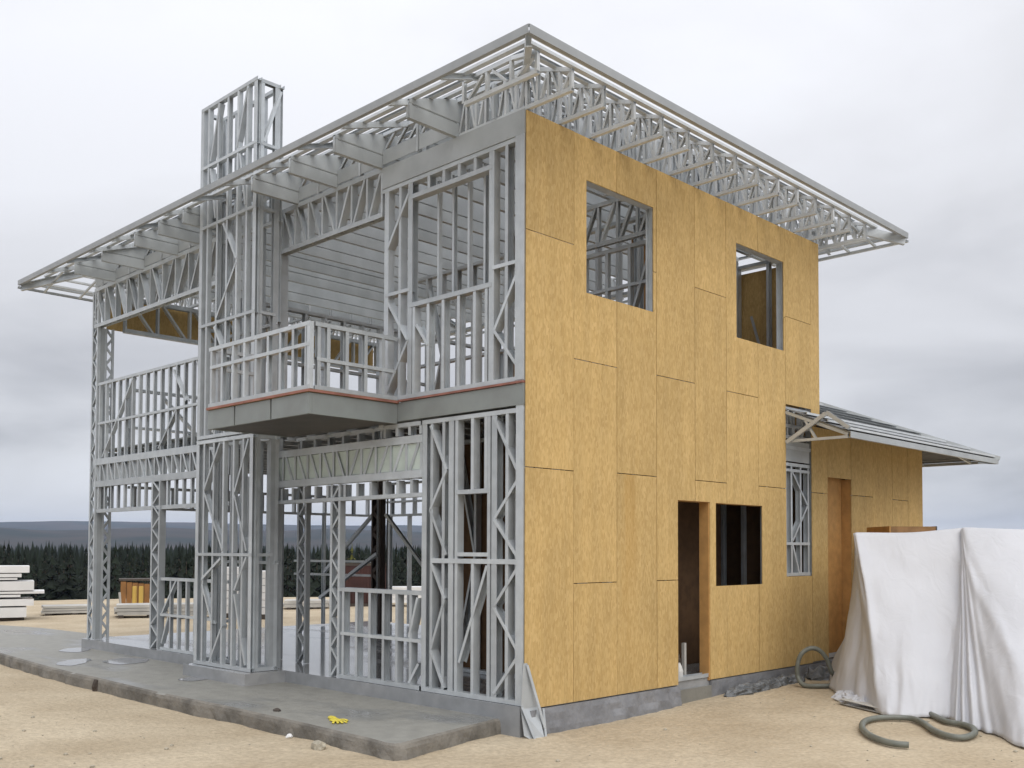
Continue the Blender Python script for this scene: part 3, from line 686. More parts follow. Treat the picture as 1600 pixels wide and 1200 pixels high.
for i in range(13): jack(.3+.485*i, -9.2, -10.72, 8)
# outriggers on the far eave
for x in (.45, .05): member('outrigger', H, (x, 5.6, 6.2), (x, 6.95, 5.97), (1, 0, 0), .03, .03)
for y in (-.5, .1): member('outrigger', H, (-10.2, y, 6.16), (-11.0, y, 5.95), (0, 1, 0), .03, .03)
# deep ceiling beams along y with tapered ends
def ceiling_beam(x, ya=-.66, yb=6.7, z0=5.915, dep=.44):
    ysl = [ya, max(ya+.1, -.3), max(ya+.2, .15), .5, 2.0, 3.02, 4.0, 5.5, 5.9, yb]
    def zt(y): return min(z0+dep, roofz(x, y)-.03)
    prof = []; n = len(ysl); vs, fs = [], []
    fl = .055; t = .006
    for y in ysl:
        a, b = z0, zt(y); mid = z0+.15
        prof = [(fl, a), (0, a), (0, mid-.012), (.012, mid), (0, mid+.012), (0, b), (fl, b), (fl, b-t), (t, b-t), (t, mid+.014), (.012+t, mid), (t, mid-.014), (t, a+t), (fl, a+t)]
        vs += [(x-px_, y, pz) for px_, pz in prof]
    k = 14
    for i in range(n-1):
        for j in range(k): fs.append((i*k+j, i*k+(j+1) % k, (i+1)*k+(j+1) % k, (i+1)*k+j))
    me_ = mesh('ceiling_beam', vs, fs, STEELD); o = link('ceiling_beam', me_, H)
    # stiffener webs closing the visible end
    member('end_stiffener', o, (x-.03, ya+.02, z0+.004), (x-.03, ya+.02, zt(ya)-.004), (0, 1, 0), .03, .05, False)
    member('end_stiffener', o, (x-.03, .02, z0+.004), (x-.03, .02, zt(.02)-.004), (0, 1, 0), .03, .05, False)
    return o
for x in (-1.0, -2.27, -3.15, -3.98, -5.72, -6.42, -7.17, -8.28, -9.3): ceiling_beam(x)
for x in (-1.62, -4.85): ceiling_beam(x, .14, 6.6, 5.93, .36)
# eave struts between the beam ends
for x in (-.45, -1.65, -2.7, -3.55, -4.9, -6.05, -6.8, -7.7, -8.8, -9.8):
    member('eave_strut', H, (x, .02, 5.94), (x, .02, roofz(x, .02)-.06), (0, -1, 0), .06, .035)
bx = [-1.0, -2.27, -3.15, -3.98, -5.72, -6.42, -7.17, -8.28, -9.3, -10.1]
for q0, q1 in zip(bx, bx[1:]):
    if q0 == -3.98: continue
    box('blocking_plate', (q1+.004, .0, 5.955), (q0-.06, .008, 6.12), STEELD, H)
    nb = max(2, round((q0-q1)/.22))
    for k in range(nb):
        xx = q1+(q0-q1)*(k+.5)/nb
        member('diagonal_web', H, (xx-.09, .03, 6.13), (xx+.09, .03, 6.30), (0, -1, 0), .03, .03)
member('eave_tie', H, (-9.9, .03, 6.31), (-.5, .03, 6.31), (0, -1, 0), .05, .04)

# --- wing roof
WS_ = .42; WZ = 3.055; wx, wy0, wy1 = .92, 5.08, 10.5
rise = 2.2
def wz(x, y): return WZ+WS_*max(0, min(wx-x, wy1-y))
def strip(name, q, m, t=.008):
    q = [Vector(p) for p in q]; nn = (q[1]-q[0]).cross(q[2]-q[0]).normalized()
    if nn.z < 0: nn = -nn
    n = len(q); vs = q+[p+nn*t for p in q]
    fs = [tuple(range(n))[::-1], tuple(range(n, 2*n))]+[(i, (i+1) % n, n+(i+1) % n, n+i) for i in range(n)]
    return link(name, mesh(name, vs, fs, m), H)
e = 4.4
strip('wing_shade_sheet', [(wx, wy0, WZ), (wx, 6.07, WZ), (.022, 6.07, wz(.022, 0)), (.022, wy0, wz(.022, 0))], SHADEW)  # dark sheets stand for the shaded interior between battens
strip('wing_shade_sheet', [(wx, 6.075, WZ), (wx, wy1, WZ), (wx-e, wy1-e, WZ+WS_*e), (wx-e, 6.075, WZ+WS_*e)], SHADEW)
strip('wing_shade_sheet', [(wx, wy1, WZ), (-5, wy1, WZ), (-5, wy1-e, WZ+WS_*e), (wx-e, wy1-e, WZ+WS_*e)], SHADEW)
for k in range(10):
    o = .06+.29*k; z = WZ+WS_*o+.026
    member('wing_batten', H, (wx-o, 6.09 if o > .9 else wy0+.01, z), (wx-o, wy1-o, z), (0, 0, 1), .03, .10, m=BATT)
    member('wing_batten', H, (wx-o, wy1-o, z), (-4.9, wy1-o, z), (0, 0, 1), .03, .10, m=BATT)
link('wing_hip_cap', members_mesh('wing_hip_cap', [(V(wx+.02, wy1+.02, WZ+.02), V(wx-4.3, wy1-4.3, WZ+WS_*4.3+.05), V(0, 0, 1), .06, .08)], STEELD), H)
member('wing_fascia', H, (wx+.0, wy0, WZ-.035), (wx+.0, wy1, WZ-.035), (0, 0, 1), .08, .04, True, m=STEELD)
member('wing_fascia', H, (wx, wy1, WZ-.03), (-4.9, wy1, WZ-.03), (0, 0, 1), .05, .04, m=STEELD)
for y in (5.1, 5.55, 6.5, 7.2, 7.9, 8.6, 9.3, 9.62):
    t = link('wing_truss', members_mesh('wing_truss', [(V(-.0+.015, y, wz(0, y)-.05), V(wx-.02, y, WZ-.03), V(0, 1, 0), .035, .04)]), H)
    if y < 5.3: member('chord', t, V(.015, y, WZ-.06), V(wx-.02, y, WZ-.06), V(0, 1, 0), .035, .035)
    if y < 5.3: member('web', t, (.45, y, WZ-.05), (.3, y, wz(.3, y)-.06), (0, 1, 0), .03, .03)
for x in (.6, -.2): member('outrigger', H, (x, 9.66, WZ+.02), (x-.1, 10.48, WZ-.03), (1, 0, 0), .03, .035)
member('wing_soffit_rail', H, (.9, 9.7, WZ-.10), (.9, 10.5, WZ-.06), (0, 0, 1), .03, .03)
member('gable_rafter', H, (.62, 5.06, 3.32), (.05, 5.06, 2.98), (0, 1, 0), .04, .05)
member('gable_rafter', H, (.62, 5.07, 3.33), (.93, 5.07, 3.10), (0, 1, 0), .05, .05)

# --- plinth and foot details
pl = []
vs, fs = [], []
N_ = 50
for i in range(N_+1):
    y = .06+2.50*i/N_
    for j, z in enumerate((-.045, -.10, -.17, -.24, -.45)):
        x = .035+.018*noise.noise(Vector((y*5, z*9, 0)))+.012*j+.01*math.sin(y*23+z*7)
        vs.append((x, y, z))
for i in range(N_):
    for j in range(4): fs.append((i*5+j, i*5+j+1, i*5+5+j+1, i*5+5+j))
k = len(vs); vs += [(-.05, .06, -.045), (-.05, 2.56, -.045), (-.05, .06, -.45), (-.05, 2.56, -.45)]
fs += [tuple([k+2, k]+list(range(0, 5))), tuple([k+1, k+3]+[N_*5+j for j in range(4, -1, -1)])]
for i in range(N_): pass
fs.append(tuple([k, k+1]+[i*5 for i in range(N_, -1, -1)]))
link('plinth', mesh('plinth', vs, fs, PLINTH, False), H)
box('plinth', (-.05, 3.27, -.5), (.016, 9.66, -.045), PLINTH, H)
box('door_step', (-.6, 2.565, -.5), (.02, 3.265, -.10), CONC, H)

# hanging metal flashing at the corner
fl = link('corner_flashing', mesh('corner_flashing', [
    (.018, -.02, .42), (.022, .03, .42), (.03, .17, -.02), (.13, .16, -.30), (.10, .04, -.33), (.05, -.04, -.27), (.015, -.05, -.02),
    (.012, -.02, .42), (.016, .03, .42), (.022, .17, -.025), (.12, .165, -.305), (.09, .045, -.335), (.04, -.035, -.275), (.007, -.045, -.025)],
    [(0, 1, 2, 6), (2, 3, 4, 5, 6), (7, 13, 9, 8), (9, 13, 12, 11, 10), (0, 7, 8, 1), (1, 8, 9, 2), (2, 9, 10, 3), (3, 10, 11, 4), (4, 11, 12, 5), (5, 12, 13, 6), (6, 13, 7, 0)], STEEL), H)
for a, b in (((.03, .02, .40), (.10, .20, -.22)), ((.04, .24, -.04), (.12, .19, -.30)), ((.03, -.05, .0), (.12, .05, -.335))):
    member('flashing_strap', H, a, b, (1, 0, 0), .012, .03)
random.seed(21)

# ================================================================ TARP AND THINGS AROUND IT
TZ = 12.0
def top_at(px, py, D): return at_depth(px, py, D)
t1 = top_at(1337, 831, 12.35); t2 = top_at(1503, 824, 12.15); t2b = top_at(1514, 823, 12.05)
tm = top_at(1420, 831, 12.25); t3 = top_at(1600, 826, 11.9); t4 = top_at(1720, 828, 11.9); t5 = top_at(1790, 834, 12.9)
def g(px, py):
    p = on_ground(px, py); p.z += .015; return p
bk = g(1308, 1078); bd = (bk-CAM); bd.z = 0; bk = bk+bd.normalized()*1.3; bk.z = gz(bk.x, bk.y)+.02
cols = [(bk, top_at(1334, 833, 13.5)), (g(1308, 1078), t1+V(-.03, .05, 0)), (g(1345, 1098), t1), (g(1388, 1117), t1+V(.03, -.02, 0)), (g(1430, 1122), tm), (g(1478, 1121), t2+V(-.04, 0, .0)),
        (g(1506, 1134), t2), (g(1560, 1150), t2b), (g(1605, 1170), t3), (g(1700, 1172), t4), (V(5.6, 5.2, gz(5.6, 5.2)+.02), t5)]
def crm(P, t):
    n = len(P)-1; i = min(int(t*n), n-1); f = t*n-i
    a, b, c, d = P[max(i-1, 0)], P[i], P[i+1], P[min(i+2, n)]
    return .5*((2*b)+(c-a)*f+(2*a-5*b+4*c-d)*f*f+(3*b-a-3*c+d)*f**3)
NU, NV = 260, 70
Bp, Tp = [c[0] for c in cols], [c[1] for c in cols]
ctr = at_depth(1570, 830, 13.4); ctr.z = 1.74
vs, fs = [], []
for i in range(NU+1):
    u = i/NU; b = crm(Bp, u); t = crm(Tp, u)
    outw = (b - ctr); outw.z = 0; outw.normalize()
    for j in range(NV+1):
        v = j/NV
        if v < .78:
            w = v/.78
            p = b.lerp(t, w)
            # cloth hangs: steeper near the top, flaring near the ground
            fla = (1-w)**2.2*.08 - .30*math.sin(math.pi*w)*.35
            fold = .030*math.sin(u*70+3*noise.noise(Vector((u*9, w*2, 0))))*(1-w)**1.6*(.3+.7*max(0, noise.noise(Vector((u*6, 2, 2)))+.5)) + .07*noise.noise(Vector((u*11+w*3, w*1.3, 3)))*(1-.6*w)
            rg = 1-2.4*abs(noise.noise(Vector((u*9+w*1.2, w*.6, 31)))); fold += .030*max(-.4, rg)*(1-w)**.5*min(1, w*6)
            uu = (u-.3)/.3
            if 0 < uu < 1: fold += .022*math.sin(16*((1-w)-.9*(uu-.5)**2*1.6))*math.sin(math.pi*uu)*sstep(.35, .8, w)
            fan = math.exp(-((u-.62)/.055)**2); fold += .065*fan*math.sin(u*190+w*5)*(1-w)**1.6
            dl = (u-(.615+.26*(1-w)**1.1)); fold += .075*math.exp(-(dl/.022)**2)*(1-w)**.4*w**.4
            dl = (u-(.60-.10*(1-w))); fold += .025*math.exp(-(dl/.03)**2)*w**.3
            dl = (u-(.30-.02*(1-w))); fold += .05*math.exp(-(dl/.014)**2)*w**.3
            fold += .05*noise.noise(Vector((u*6+w*1.8, w*2.0, 8)))*math.sin(math.pi*min(1, w))
            cr = .020*noise.noise(Vector((u*50, w*9, 5)))*(1-w)**2 + .004*noise.noise(Vector((u*40, w*14, 2)))
            p = p + outw*(fla+fold+cr)
            if w < .12: p.z += .03*max(0, noise.noise(Vector((u*40, 1, 1))))*(1-w/.12)
            p.z = max(p.z, gz(p.x, p.y)+.008)
        else:
            w = (v-.78)/.22
            cc = V(ctr.x*.75+t.x*.25, ctr.y*.75+t.y*.25, ctr.z-.28+.03*noise.noise(Vector((u*10, 1, 1))))
            p = t.lerp(cc, w); p.z += .02*math.sin(math.pi*w)*noise.noise(Vector((u*14, w*3, 7)))
        vs.append(p)
for i in range(NU):
    for j in range(NV):
        a = i*(NV+1)+j; fs.append((a, a+NV+1, a+NV+2, a+1))
tp = link('tarpaulin', mesh('tarpaulin', vs, fs, TARP, True))
md = tp.modifiers.new('thick', 'SOLIDIFY'); md.thickness = .004; md.offset = 0
tag(tp, 'white tarpaulin draped in folds over a tall pile beside the wing door', 'tarpaulin')
# crate whose brown lid shows above the tarp
cr = tag(empty('crate', (0, 0, 0)), 'brown wooden crate standing behind the tarpaulin with its top edge showing', 'crate')
c0, c1 = at_depth(1392, 822, 14.0), at_depth(1462, 822, 14.0)
cdir = (c1-c0); cdir.z = 0; cl = cdir.length; cdir.normalize(); cn = V(-cdir.y, cdir.x, 0)
cr.matrix_basis = Matrix(((cdir.x, cn.x, 0, c0.x), (cdir.y, cn.y, 0, c0.y), (0, 0, 1, gz(c0.x, c0.y)), (0, 0, 0, 1)))
hh = c0.z - gz(c0.x, c0.y)
for k in range(7): box('crate_board', (0, 0, k*hh/7+.004), (cl, .02, (k+1)*hh/7-.004), BROWN, cr)
box('crate_side', (cl+.002, 0, 0), (cl+.02, .9, hh), DARKW, cr); box('crate_side', (-.02, 0, 0), (-.002, .9, hh), JAMB, cr)
box('crate_back', (0, .88, 0), (cl, .9, hh), JAMB, cr)

# hoses
def gp(px, py, h): p = on_ground(px, py); p.z += h; return p
h1 = [gp(x, y, .04) for x, y in ((1420, 1171), (1398, 1169), (1375, 1163), (1355, 1153), (1347, 1142), (1352, 1133), (1370, 1128), (1398, 1127), (1425, 1129), (1443, 1136), (1458, 1147), (1480, 1156), (1505, 1159), (1522, 1153), (1520, 1144), (1503, 1138), (1478, 1133), (1455, 1122))]
tag(tube('corrugated_hose', h1, .032, HOSE, seg=12, rings=1, sub=14), 'grey corrugated hose curled on the sand in front of the tarpaulin', 'hose')
D2 = 12.7
h2 = [at_depth(x, y, D2+dd) for x, y, dd in ((1310, 1062, .1), (1299, 1049, 0), (1292, 1030, 0), (1280, 1016, 0), (1266, 1013, 0), (1252, 1022, 0), (1246, 1040, 0), (1247, 1058, 0), (1256, 1072, -.1), (1275, 1078, -.2), (1297, 1076, -.2), (1318, 1072, -.1))]
for p in h2: p.z = max(p.z, gz(p.x, p.y)+.035)
tag(tube('corrugated_hose', h2, .032, HOSE, seg=12, rings=1, sub=12), 'grey hose standing up in a loop by the foot of the chipboard wall', 'hose')

# crumpled film along the wall foot
def crumple(name, pts, w, hgt, m, label, cat, seed, nu=60, nv=14):
    vs, fs = [], []
    P_ = [Vector(p) for p in pts]
    for i in range(nu+1):
        c = crm(P_, i/nu); c2 = crm(P_, min(1, i/nu+.01)); c3 = crm(P_, max(0, i/nu-.01)); t = (c2-c3); t.z = 0; t.normalize(); n = V(-t.y, t.x, 0)
        end = min(1, 6*min(i/nu, 1-i/nu)+.25)
        for j in range(nv+1):
            a = j/nv*math.pi; rr = 1+.55*noise.noise(Vector((i*.22, j*.5, seed)))+.25*noise.noise(Vector((i*.6, j*1.1, seed+3)))
            p = c + n*math.cos(a)*w*rr*end; p.z = gz(p.x, p.y)-.01+math.sin(a)*hgt*rr*end
            vs.append(p)
    for i in range(nu):
        for j in range(nv): a = i*(nv+1)+j; fs.append((a, a+1, a+nv+2, a+nv+1))
    return tag(link(name, mesh(name, vs, fs, m)), label, cat)
crumple('plastic_film', [(.16, 3.35, 0), (.2, 4.0, 0), (.14, 4.7, 0), (.2, 5.2, 0)], .11, .10, WRAP, 'crumpled grey plastic film lying along the foot of the chipboard wall right of the doorway', 'plastic film', 2)
crumple('plastic_film', [(.25, 5.25, 0), (.35, 5.7, 0), (.3, 6.2, 0)], .15, .16, WRAP, 'dark bundle of plastic film under the standing hose loop', 'plastic film', 9, 40)
q = [gp(*a, 0) for a in ((1312, 1088), (1335, 1098), (1352, 1106))]
crumple('rag', q, .13, .10, TARP, 'small crumpled white sheet on the ground at the left corner of the tarpaulin', 'rag', 5, 40)
a, b = gp(1318, 1100, .04), gp(1384, 1116, .04)
tag(link('plank', members_mesh('plank', [(a, b, V(0, 0, 1), .05, .16)], GREYT)), 'grey plank lying half under the left corner of the tarpaulin', 'plank')

# bottle in the doorway
bt = empty('bottle', (-.12, 2.78, -.10)); tag(bt, 'white squeeze bottle standing on the step inside the doorway', 'bottle')
def lathe(name, prof, m, parent, seg=16):
    vs = [(r*math.cos(2*math.pi*s/seg), r*math.sin(2*math.pi*s/seg), z) for r, z in prof for s in range(seg)]
    fs = [(i*seg+s, i*seg+(s+1) % seg, (i+1)*seg+(s+1) % seg, (i+1)*seg+s) for i in range(len(prof)-1) for s in range(seg)]
    fs += [tuple(range(seg))[::-1], tuple(range((len(prof)-1)*seg, len(prof)*seg))]
    return link(name, mesh(name, vs, fs, m, False), parent)
lathe('body', [(.05, 0), (.055, .02), (.055, .2), (.04, .25), (.022, .29), (.02, .30)], BOTM, bt)
lathe('cap', [(.026, .302), (.026, .34), (.015, .35), (.012, .40)], DARKW, bt)
box('wooden_strut', (-.16, 2.90, -.10), (-.12, 2.94, .42), GREYT).rotation_euler = (0, 0, 0)
ws = bpy.data.objects['wooden_strut']; tag(ws, 'short pale wooden strut propped inside the doorway beside the bottle', 'strut')

# yellow glove, pebbles and scraps
def lump(name, loc, s, m, label, cat, seed, group=None):
    bm = bmesh.new(); bmesh.ops.create_icosphere(bm, subdivisions=2, radius=1)
    for v in bm.verts:
        k = 1+.45*noise.noise(v.co*1.4+Vector((seed, 0, 0))); v.co = Vector((v.co.x*s[0]*k, v.co.y*s[1]*k, v.co.z*s[2]*k))
    me = bpy.data.meshes.new(name); bm.to_mesh(me); bm.free(); me.materials.append(m)
    o = link(name, me); o.location = loc; return tag(o, label, cat, group)
gl = on_z(524, 1127, -.15)
glo = empty('glove', (gl.x, gl.y, -.148)); tag(glo, 'yellow work glove lying on the concrete terrace', 'glove'); glo.rotation_euler = (0, 0, R(-20)); glo.scale = (1.35, 1.1, .55)
def glove_part(n, pts, r): return tube(n, pts, r, YEL2, glo, 8, 0, 4)
pm = lump('palm', (0, 0, .02), (.065, .05, .022), YEL2, None, None, 3); pm.parent = glo
for i, (l, a) in enumerate(((.075, -.30), (.085, -.1), (.08, .1), (.065, .32))):
    b = V(.05, .033-.022*i if True else 0, .018); glove_part('finger', [b, b+V(l*.5, -a*.03, .012), b+V(l, -a*.09, -.004)], .0115)
glove_part('thumb', [V(-.01, .045, .02), V(.02, .08, .024), V(.05, .095, .01)], .012)
glove_part('cuff', [V(-.05, 0, .02), V(-.085, .005, .022), V(-.12, .0, .018)], .034)
pp = on_z(433, 1111, -.15); lump('stone', (pp.x, pp.y, -.14), (.05, .035, .022), DARKW, 'small dark stone near the front edge of the terrace', 'stone', 11)
pp = on_ground(498, 1170); lump('stone', pp+V(0, 0, .03), (.09, .06, .05), STONE, 'pale stone resting against the front edge of the terrace', 'stone', 17)
pp = on_ground(452, 1153); lump('scrap', pp+V(0, 0, .015), (.035, .03, .022), WHITE, 'small white scrap on the sand below the terrace edge', 'scrap', 23)
pp = on_ground(150, 1080); lump('stone', pp+V(0, 0, .06), (.05, .05, .09), DARKW, 'dark upright stone against the terrace edge at the left', 'stone', 29)
# pebbles: uncounted
vs, fs = [], []
ico = bmesh.new(); bmesh.ops.create_icosphere(ico, subdivisions=1, radius=1); IV = [v.co.copy() for v in ico.verts]; IF = [tuple(v.index for v in f.verts) for f in ico.faces]; ico.free()
for _ in range(450):
    D_2 = random.uniform(4.5, 17); px = random.uniform(-100, 1700); p = CAM + ray(px, 860)*D_2; x, y = p.x, p.y
    if y > -1.95 and x < .6 and x > -18.5: continue
    if x < .3 and y > -.2: continue
    s = random.choice((.006, .008, .010, .014, .022)); k = len(vs)
    for v in IV: vs.append((x+v.x*s*random.uniform(.7, 1.3), y+v.y*s*random.uniform(.7, 1.3), gz(x, y)+s*.3+v.z*s*.7))
    fs += [tuple(k+i for i in f) for f in IF]
tag(link('pebbles', mesh('pebbles', vs, fs, STONE)), kind='stuff')

# ================================================================ BACK OF THE SITE
def gframe(px, py, D=None):
    """point on the far ground under a pixel, with the picture's right and away directions there"""
    return on_ground(px, py)
RT = rt.copy(); AW = fw.copy()
def obox(name, o, w0, w1, d, z0, z1, m, parent, yawr=0):
    me = boxes_mesh(name, [((w0, 0, z0), (w1, d, z1))], m); return link(name, me, parent)
def site_thing(name, px, py, label, cat, group=None, turn=0):
    p = on_ground(px, py); e_ = empty(name, p); e_.rotation_euler = (0, 0, yaw + math.atan2(800-px, 1557.6) + R(turn)); tag(e_, label, cat, group); return e_, (p-CAM).dot(F)
# white foam panel stack at the far left: every slab a thing
st0 = on_ground(10, 971); Dst = (st0-CAM).dot(F); pxm = 1557.637/Dst
layers = [(971-3, 952, 38, 'bottom slab of the white panel stack at the far left'), (950, 939, 48, 'second slab from below in the white panel stack, grey edged'), (936, 932, 29, 'thin third slab from below in the white panel stack'),
          (931, 927, 63, 'thin slab that sticks out furthest right in the white panel stack'), (926, 911, 48, 'thick middle slab of the white panel stack'), (909, 906, 24, 'thin short slab above the thick middle slab of the white panel stack'),
          (905, 899, 30, 'short slab under the topmost one of the white panel stack'), (898, 887, 41, 'topmost slab of the white panel stack at the far left')]
for yb_, yt_, xr, lab in layers:
    z0 = CAM.z + (858.7-yb_)/pxm; z1 = CAM.z + (858.7-yt_)/pxm
    o = empty('foam_panel', st0); o.rotation_euler = (0, 0, yaw)
    me = boxes_mesh('foam_panel', [((-3.2, 0, 0), ((xr-10)/pxm, 1.2, z1-z0-.008))], WHITE)
    bpy.data.objects.remove(o); o = link('foam_panel', me); o.location = (st0.x, st0.y, z0+.004); o.rotation_euler = (0, 0, yaw+R(27)+R(random.uniform(-1.5, 1.5)))
    tag(o, lab, 'foam panel', 'white panels stacked at the far left')
o = box('pallet', (-1.6, .1, 0), (.4, 1.1, CAM.z+(858.7-968)/pxm-st0.z-.006), DARKW); o.location = st0; o.rotation_euler = (0, 0, yaw+R(27)); tag(o, 'low dark pallet under the white panel stack', 'pallet')
# long low bundles of pale boards behind the house
def bundle(pxa, pxb, yb, yt, label, rows=3, m=GREYT):
    e_, D = site_thing('board_bundle', pxa, yb, label, 'board bundle', 'pale board bundles along the back of the site'); k = D/1557.637
    w = (pxb-pxa)*k; h = (yb-yt)*k; b0 = .12*min(1, h/.5)
    n = max(2, int(w/1.3))
    for i in range(n): obox('bearer', None, w*(i+.2)/n, w*(i+.2)/n+.12, .9, -.02, b0, DARKW, e_)
    for r_ in range(rows):
        for c in range(2):
            obox('board', None, random.uniform(0, .15), w-random.uniform(0, .2), .42, 0, 0, m, e_).data
            o = e_.children[-1]; bpy.data.objects.remove(o)
            z0 = b0+(h-b0)*r_/rows; z1 = b0+(h-b0)*(r_+1)/rows-.012
            me = boxes_mesh('board', [((random.uniform(0, .12), .46*c, z0), (w-random.uniform(0, .2), .46*c+.44, z1))], m); link('board', me, e_)
bundle(62, 140, 963, 947, 'pale board bundle between the white panel stack and the left corner post')
bundle(176, 262, 967, 945, 'long pale board bundle in the gap right of the left corner post')
bundle(262, 345, 968, 944, 'pale board bundle seen behind the low rail left of the chimney')
bundle(440, 520, 953, 938, 'low pale board bundle seen through the middle opening', 2)
bundle(595, 690, 948, 917, 'tall pale board bundle seen above the sill wall', 4, WHITE)
# white block stacks behind the chimney
def block_stack(pxa, pxb, yb, yt, nc, nr, label):
    e_, D = site_thing('block_stack', pxa, yb, label, 'block stack', 'white block stacks behind the chimney'); k = D/1557.637
    w = (pxb-pxa)*k; h = (yb-yt)*k
    obox('pallet_base', None, 0, w, .9, -.02, .12, DARKW, e_)
    for r_ in range(nr):
        for c in range(nc):
            dx = random.uniform(-.02, .02)
            me = boxes_mesh('block', [((w*c/nc+dx, random.uniform(0, .03), .125+(h-.125)*r_/nr), (w*(c+1)/nc-.015+dx, .9, .125+(h-.125)*(r_+1)/nr-.012))], WHITE); link('block', me, e_)
block_stack(342, 378, 966, 886, 2, 6, 'white block stack seen between the chimney studs')
block_stack(386, 416, 968, 892, 2, 6, 'white block stack in the gap between chimney and post')
# orange formwork crate with two yellow posts
e_, D = site_thing('formwork_crate', 188, 949, 'rusty orange formwork crate in front of the conifers', 'crate'); k = D/1557.637
for i in range(5): obox('panel', None, i*.17, i*.17+.155, 1.0, 0, 40*k-.02*i, ORANGE, e_)
obox('lid', None, -.05, .95, 1.05, 41*k, 44*k, DARKW, e_)
for px, lab in ((210, 'left one of two yellow posts standing before the orange formwork crate'), (220, 'right one of two yellow posts standing before the orange formwork crate')):
    p = on_ground(px, 953); k = (p-CAM).dot(F)/1557.637
    o = link('post', boxes_mesh('post', [((-.05, -.05, -.05), (.05, .05, 37*k))], YELLOW)); o.location = p; o.rotation_euler = (0, 0, yaw); tag(o, lab, 'post', 'two yellow posts')
p = on_ground(189, 952); o = link('post', members_mesh('post', [(V(0, 0, 0), V(-.12, 0, .5), V(0, 1, 0), .05, .05)], GREYT)); o.location = p; tag(o, 'leaning pale stake left of the orange formwork crate', 'post')
# dark red container
e_, D = site_thing('container', 520, 948, 'dark red shipping container at the back edge of the site', 'container'); k = D/1557.637
w = 84*k; h = 64*k
obox('body', None, 0, w, 2.2, .1, h, REDC, e_)
for i in range(18): obox('rib', None, w*(i+.3)/18, w*(i+.3)/18+.07, .03, .14, h-.06, REDC, e_).location.y = -.031
obox('roof_edge', None, -.03, w+.03, .06, h+.003, h+.08, DARKW, e_).location.y = -.03
obox('skid', None, 0, w, 2.2, -.2, .097, DARKW, e_)

# ================================================================ TREES
def crown_mesh(seed, m, hgt=1.0, rad_=.17):
    rn = random.Random(seed); vs, fs = [], []
    lv = 19
    for l in range(lv):
        f = l/(lv-1); z = .10+.88*f; r_ = rad_*(1-f)**.85*rn.uniform(.8, 1.15)+.012
        nb = int(11-6*f)
        for b_ in range(nb):
            if rn.random() < .07: continue
            a = 2*math.pi*(b_+rn.random())/nb; L_ = r_*rn.uniform(.6, 1.25); ca, sa = math.cos(a), math.sin(a); w = L_*.36+.004
            dz = -.35*L_*rn.uniform(.4, 1.5); k = len(vs)
            for t, ww, zz2 in ((.04, .3, .02), (.5, 1, dz*.4), (1, .12, dz)):
                for s in (-1, 0, 1):
                    vs.append((ca*L_*t - sa*w*ww*s, sa*L_*t + ca*w*ww*s, z+zz2*1 - abs(s)*.22*w + rn.uniform(-.004, .004)))
            for t in range(2):
                for s in range(2): q_ = k+t*3+s; fs.append((q_, q_+1, q_+4, q_+3))
    k = len(vs); vs += [(.006, 0, .96), (-.003, .005, .96), (-.003, -.005, .96), (0, 0, 1.03)]; fs += [(k, k+1, k+3), (k+1, k+2, k+3), (k+2, k, k+3)]
    return mesh('crown', vs, fs, m)
crowns = [crown_mesh(i, NEEDLE, rad_=.15+.02*(i % 3)) for i in range(6)]
tr = [(.016*math.cos(a*math.pi/3)*q, .016*math.sin(a*math.pi/3)*q, z) for z, q in ((-.05, 1), (.3, .75), (.97, .08)) for a in range(6)]
trunk_me = mesh('trunk', tr, [(j*6+i, j*6+(i+1) % 6, j*6+6+(i+1) % 6, j*6+6+i) for j in range(2) for i in range(6)], BARK)
rt_ = random.Random(5)
def tree(x, y, h, ci, crown=None, label='dark conifer in the forest edge beyond the building site', group='conifers beyond the site'):
    e_ = empty('conifer', (x, y, terrain(x, y)-.2)); e_.rotation_euler = (0, 0, rt_.uniform(0, 6.28)); e_.scale = (h, h, h)
    link('trunk', trunk_me, e_); link('crown', crown or crowns[ci % 6], e_); tag(e_, label, 'tree', group); return e_
cnt = 0
for row, (r_, step) in enumerate(((88, .55), (98, .50), (110, .46), (124, .44), (140, .42))):
    th = 72.5
    while th > 48 and cnt < 296:
        t_ = th+rt_.uniform(-.25, .25); rr = r_+rt_.uniform(-5, 5); x, y = CAM.x-rr*math.sin(R(t_)), CAM.y+rr*math.cos(R(t_))
        g_ = terrain(x, y); top = CAM.z + rr*math.tan(R(rt_.uniform(-.75, .30)))
        tree(x, y, max(6, top-g_), rt_.randrange(6)); cnt += 1; th -= step
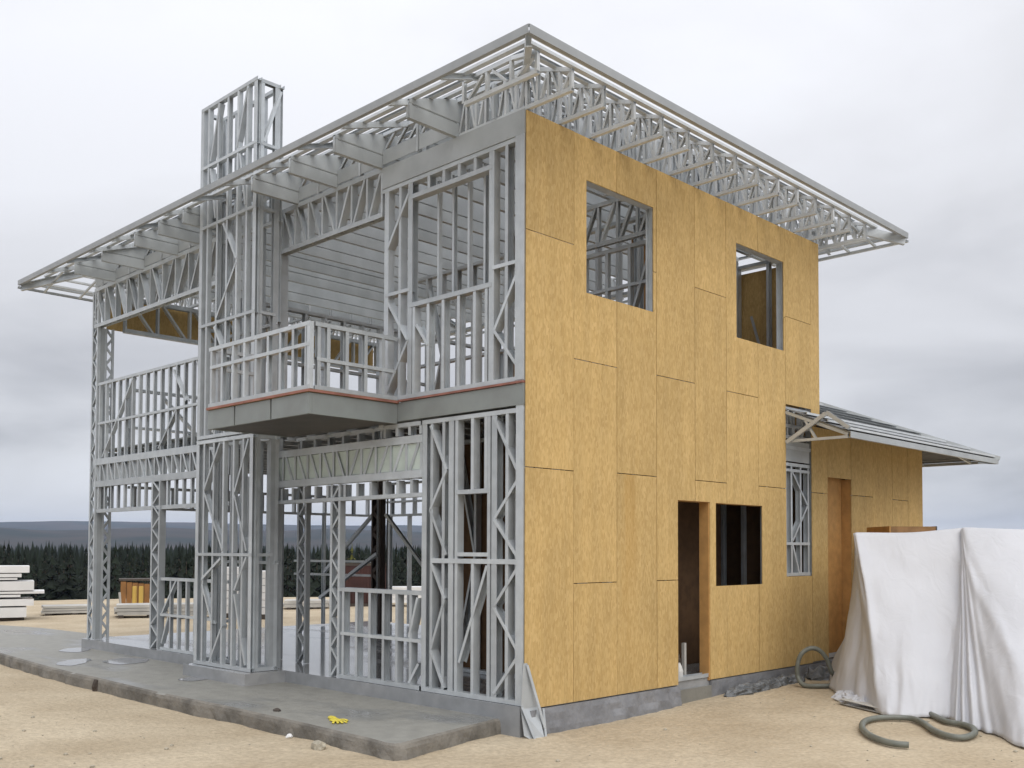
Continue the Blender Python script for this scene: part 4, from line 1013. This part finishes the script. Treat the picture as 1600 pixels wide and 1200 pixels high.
# the far wood: one mass
vs, fs = [], []
def scatter(n, r0, r1, th0, th1, k_, hw):
    for _ in range(n):
        rr = r0+(r1-r0)*rt_.random()**1.3; t_ = rt_.uniform(th0, th1); x, y = CAM.x-rr*math.sin(R(t_)), CAM.y+rr*math.cos(R(t_)); g_ = terrain(x, y)
        top = min(g_+rt_.uniform(13, 20), CAM.z + rr*math.tan(R(rt_.uniform(-.35, .42)))) if k_ else g_+rt_.uniform(14, 20)
        h = max(5, top-g_); w = h*rt_.uniform(.13, .2); k = len(vs); N6 = 7
        ph = rt_.uniform(0, 6)
        for z, q in ((.05, 1), (.30, .62), (.32, .88), (.58, .40), (.60, .58), (.82, .2), (1, .0)):
            for s in range(N6):
                a = ph+2*math.pi*s/N6; q2 = q*rt_.uniform(.7, 1.25); vs.append((x+w*q2*math.cos(a), y+w*q2*math.sin(a), g_+h*(z+rt_.uniform(-.03, .03)*(z < .99))))
        for j in range(6):
            for s in range(N6): fs.append((k+j*N6+s, k+j*N6+(s+1) % N6, k+(j+1)*N6+(s+1) % N6, k+(j+1)*N6+s))
scatter(1500, 150, 420, 48, 73, True, 0)
scatter(900, 100, 330, 73, 105, True, 0); scatter(1100, 100, 330, -8, 48, True, 0)
scatter(1600, 420, 1000, 40, 80, False, 0)
tag(link('forest', mesh('forest', vs, fs, NEEDLE)), kind='stuff')
p = on_ground(552, 930); rr = 60; th = bearing(*(CAM + ray(550, 860)*60).xy)
pt = CAM + ray(550, 860)*62; g_ = terrain(pt.x, pt.y)
larch_me = crown_mesh(77, LARCH, rad_=.2)
tree(pt.x, pt.y, 1.526+62*math.tan(R(.32))-g_, 0, larch_me, 'yellowish green larch rising above the dark red container', None)

# ================================================================ AIR
hz = link('haze', boxes_mesh('haze', [((-5800, -5800, -45), (5800, 5800, 170))], STONE)); tag(hz, kind='stuff')
hm = bpy.data.materials.new('air'); hm.use_nodes = True; nt = hm.node_tree; nt.nodes.clear()
o_ = nt.nodes.new('ShaderNodeOutputMaterial'); pv = nt.nodes.new('ShaderNodeVolumePrincipled'); pv.inputs['Color'].default_value = (.60, .74, 1, 1); pv.inputs['Density'].default_value = .00011
nt.links.new(pv.outputs[0], o_.inputs['Volume']); hz.data.materials.clear(); hz.data.materials.append(hm)
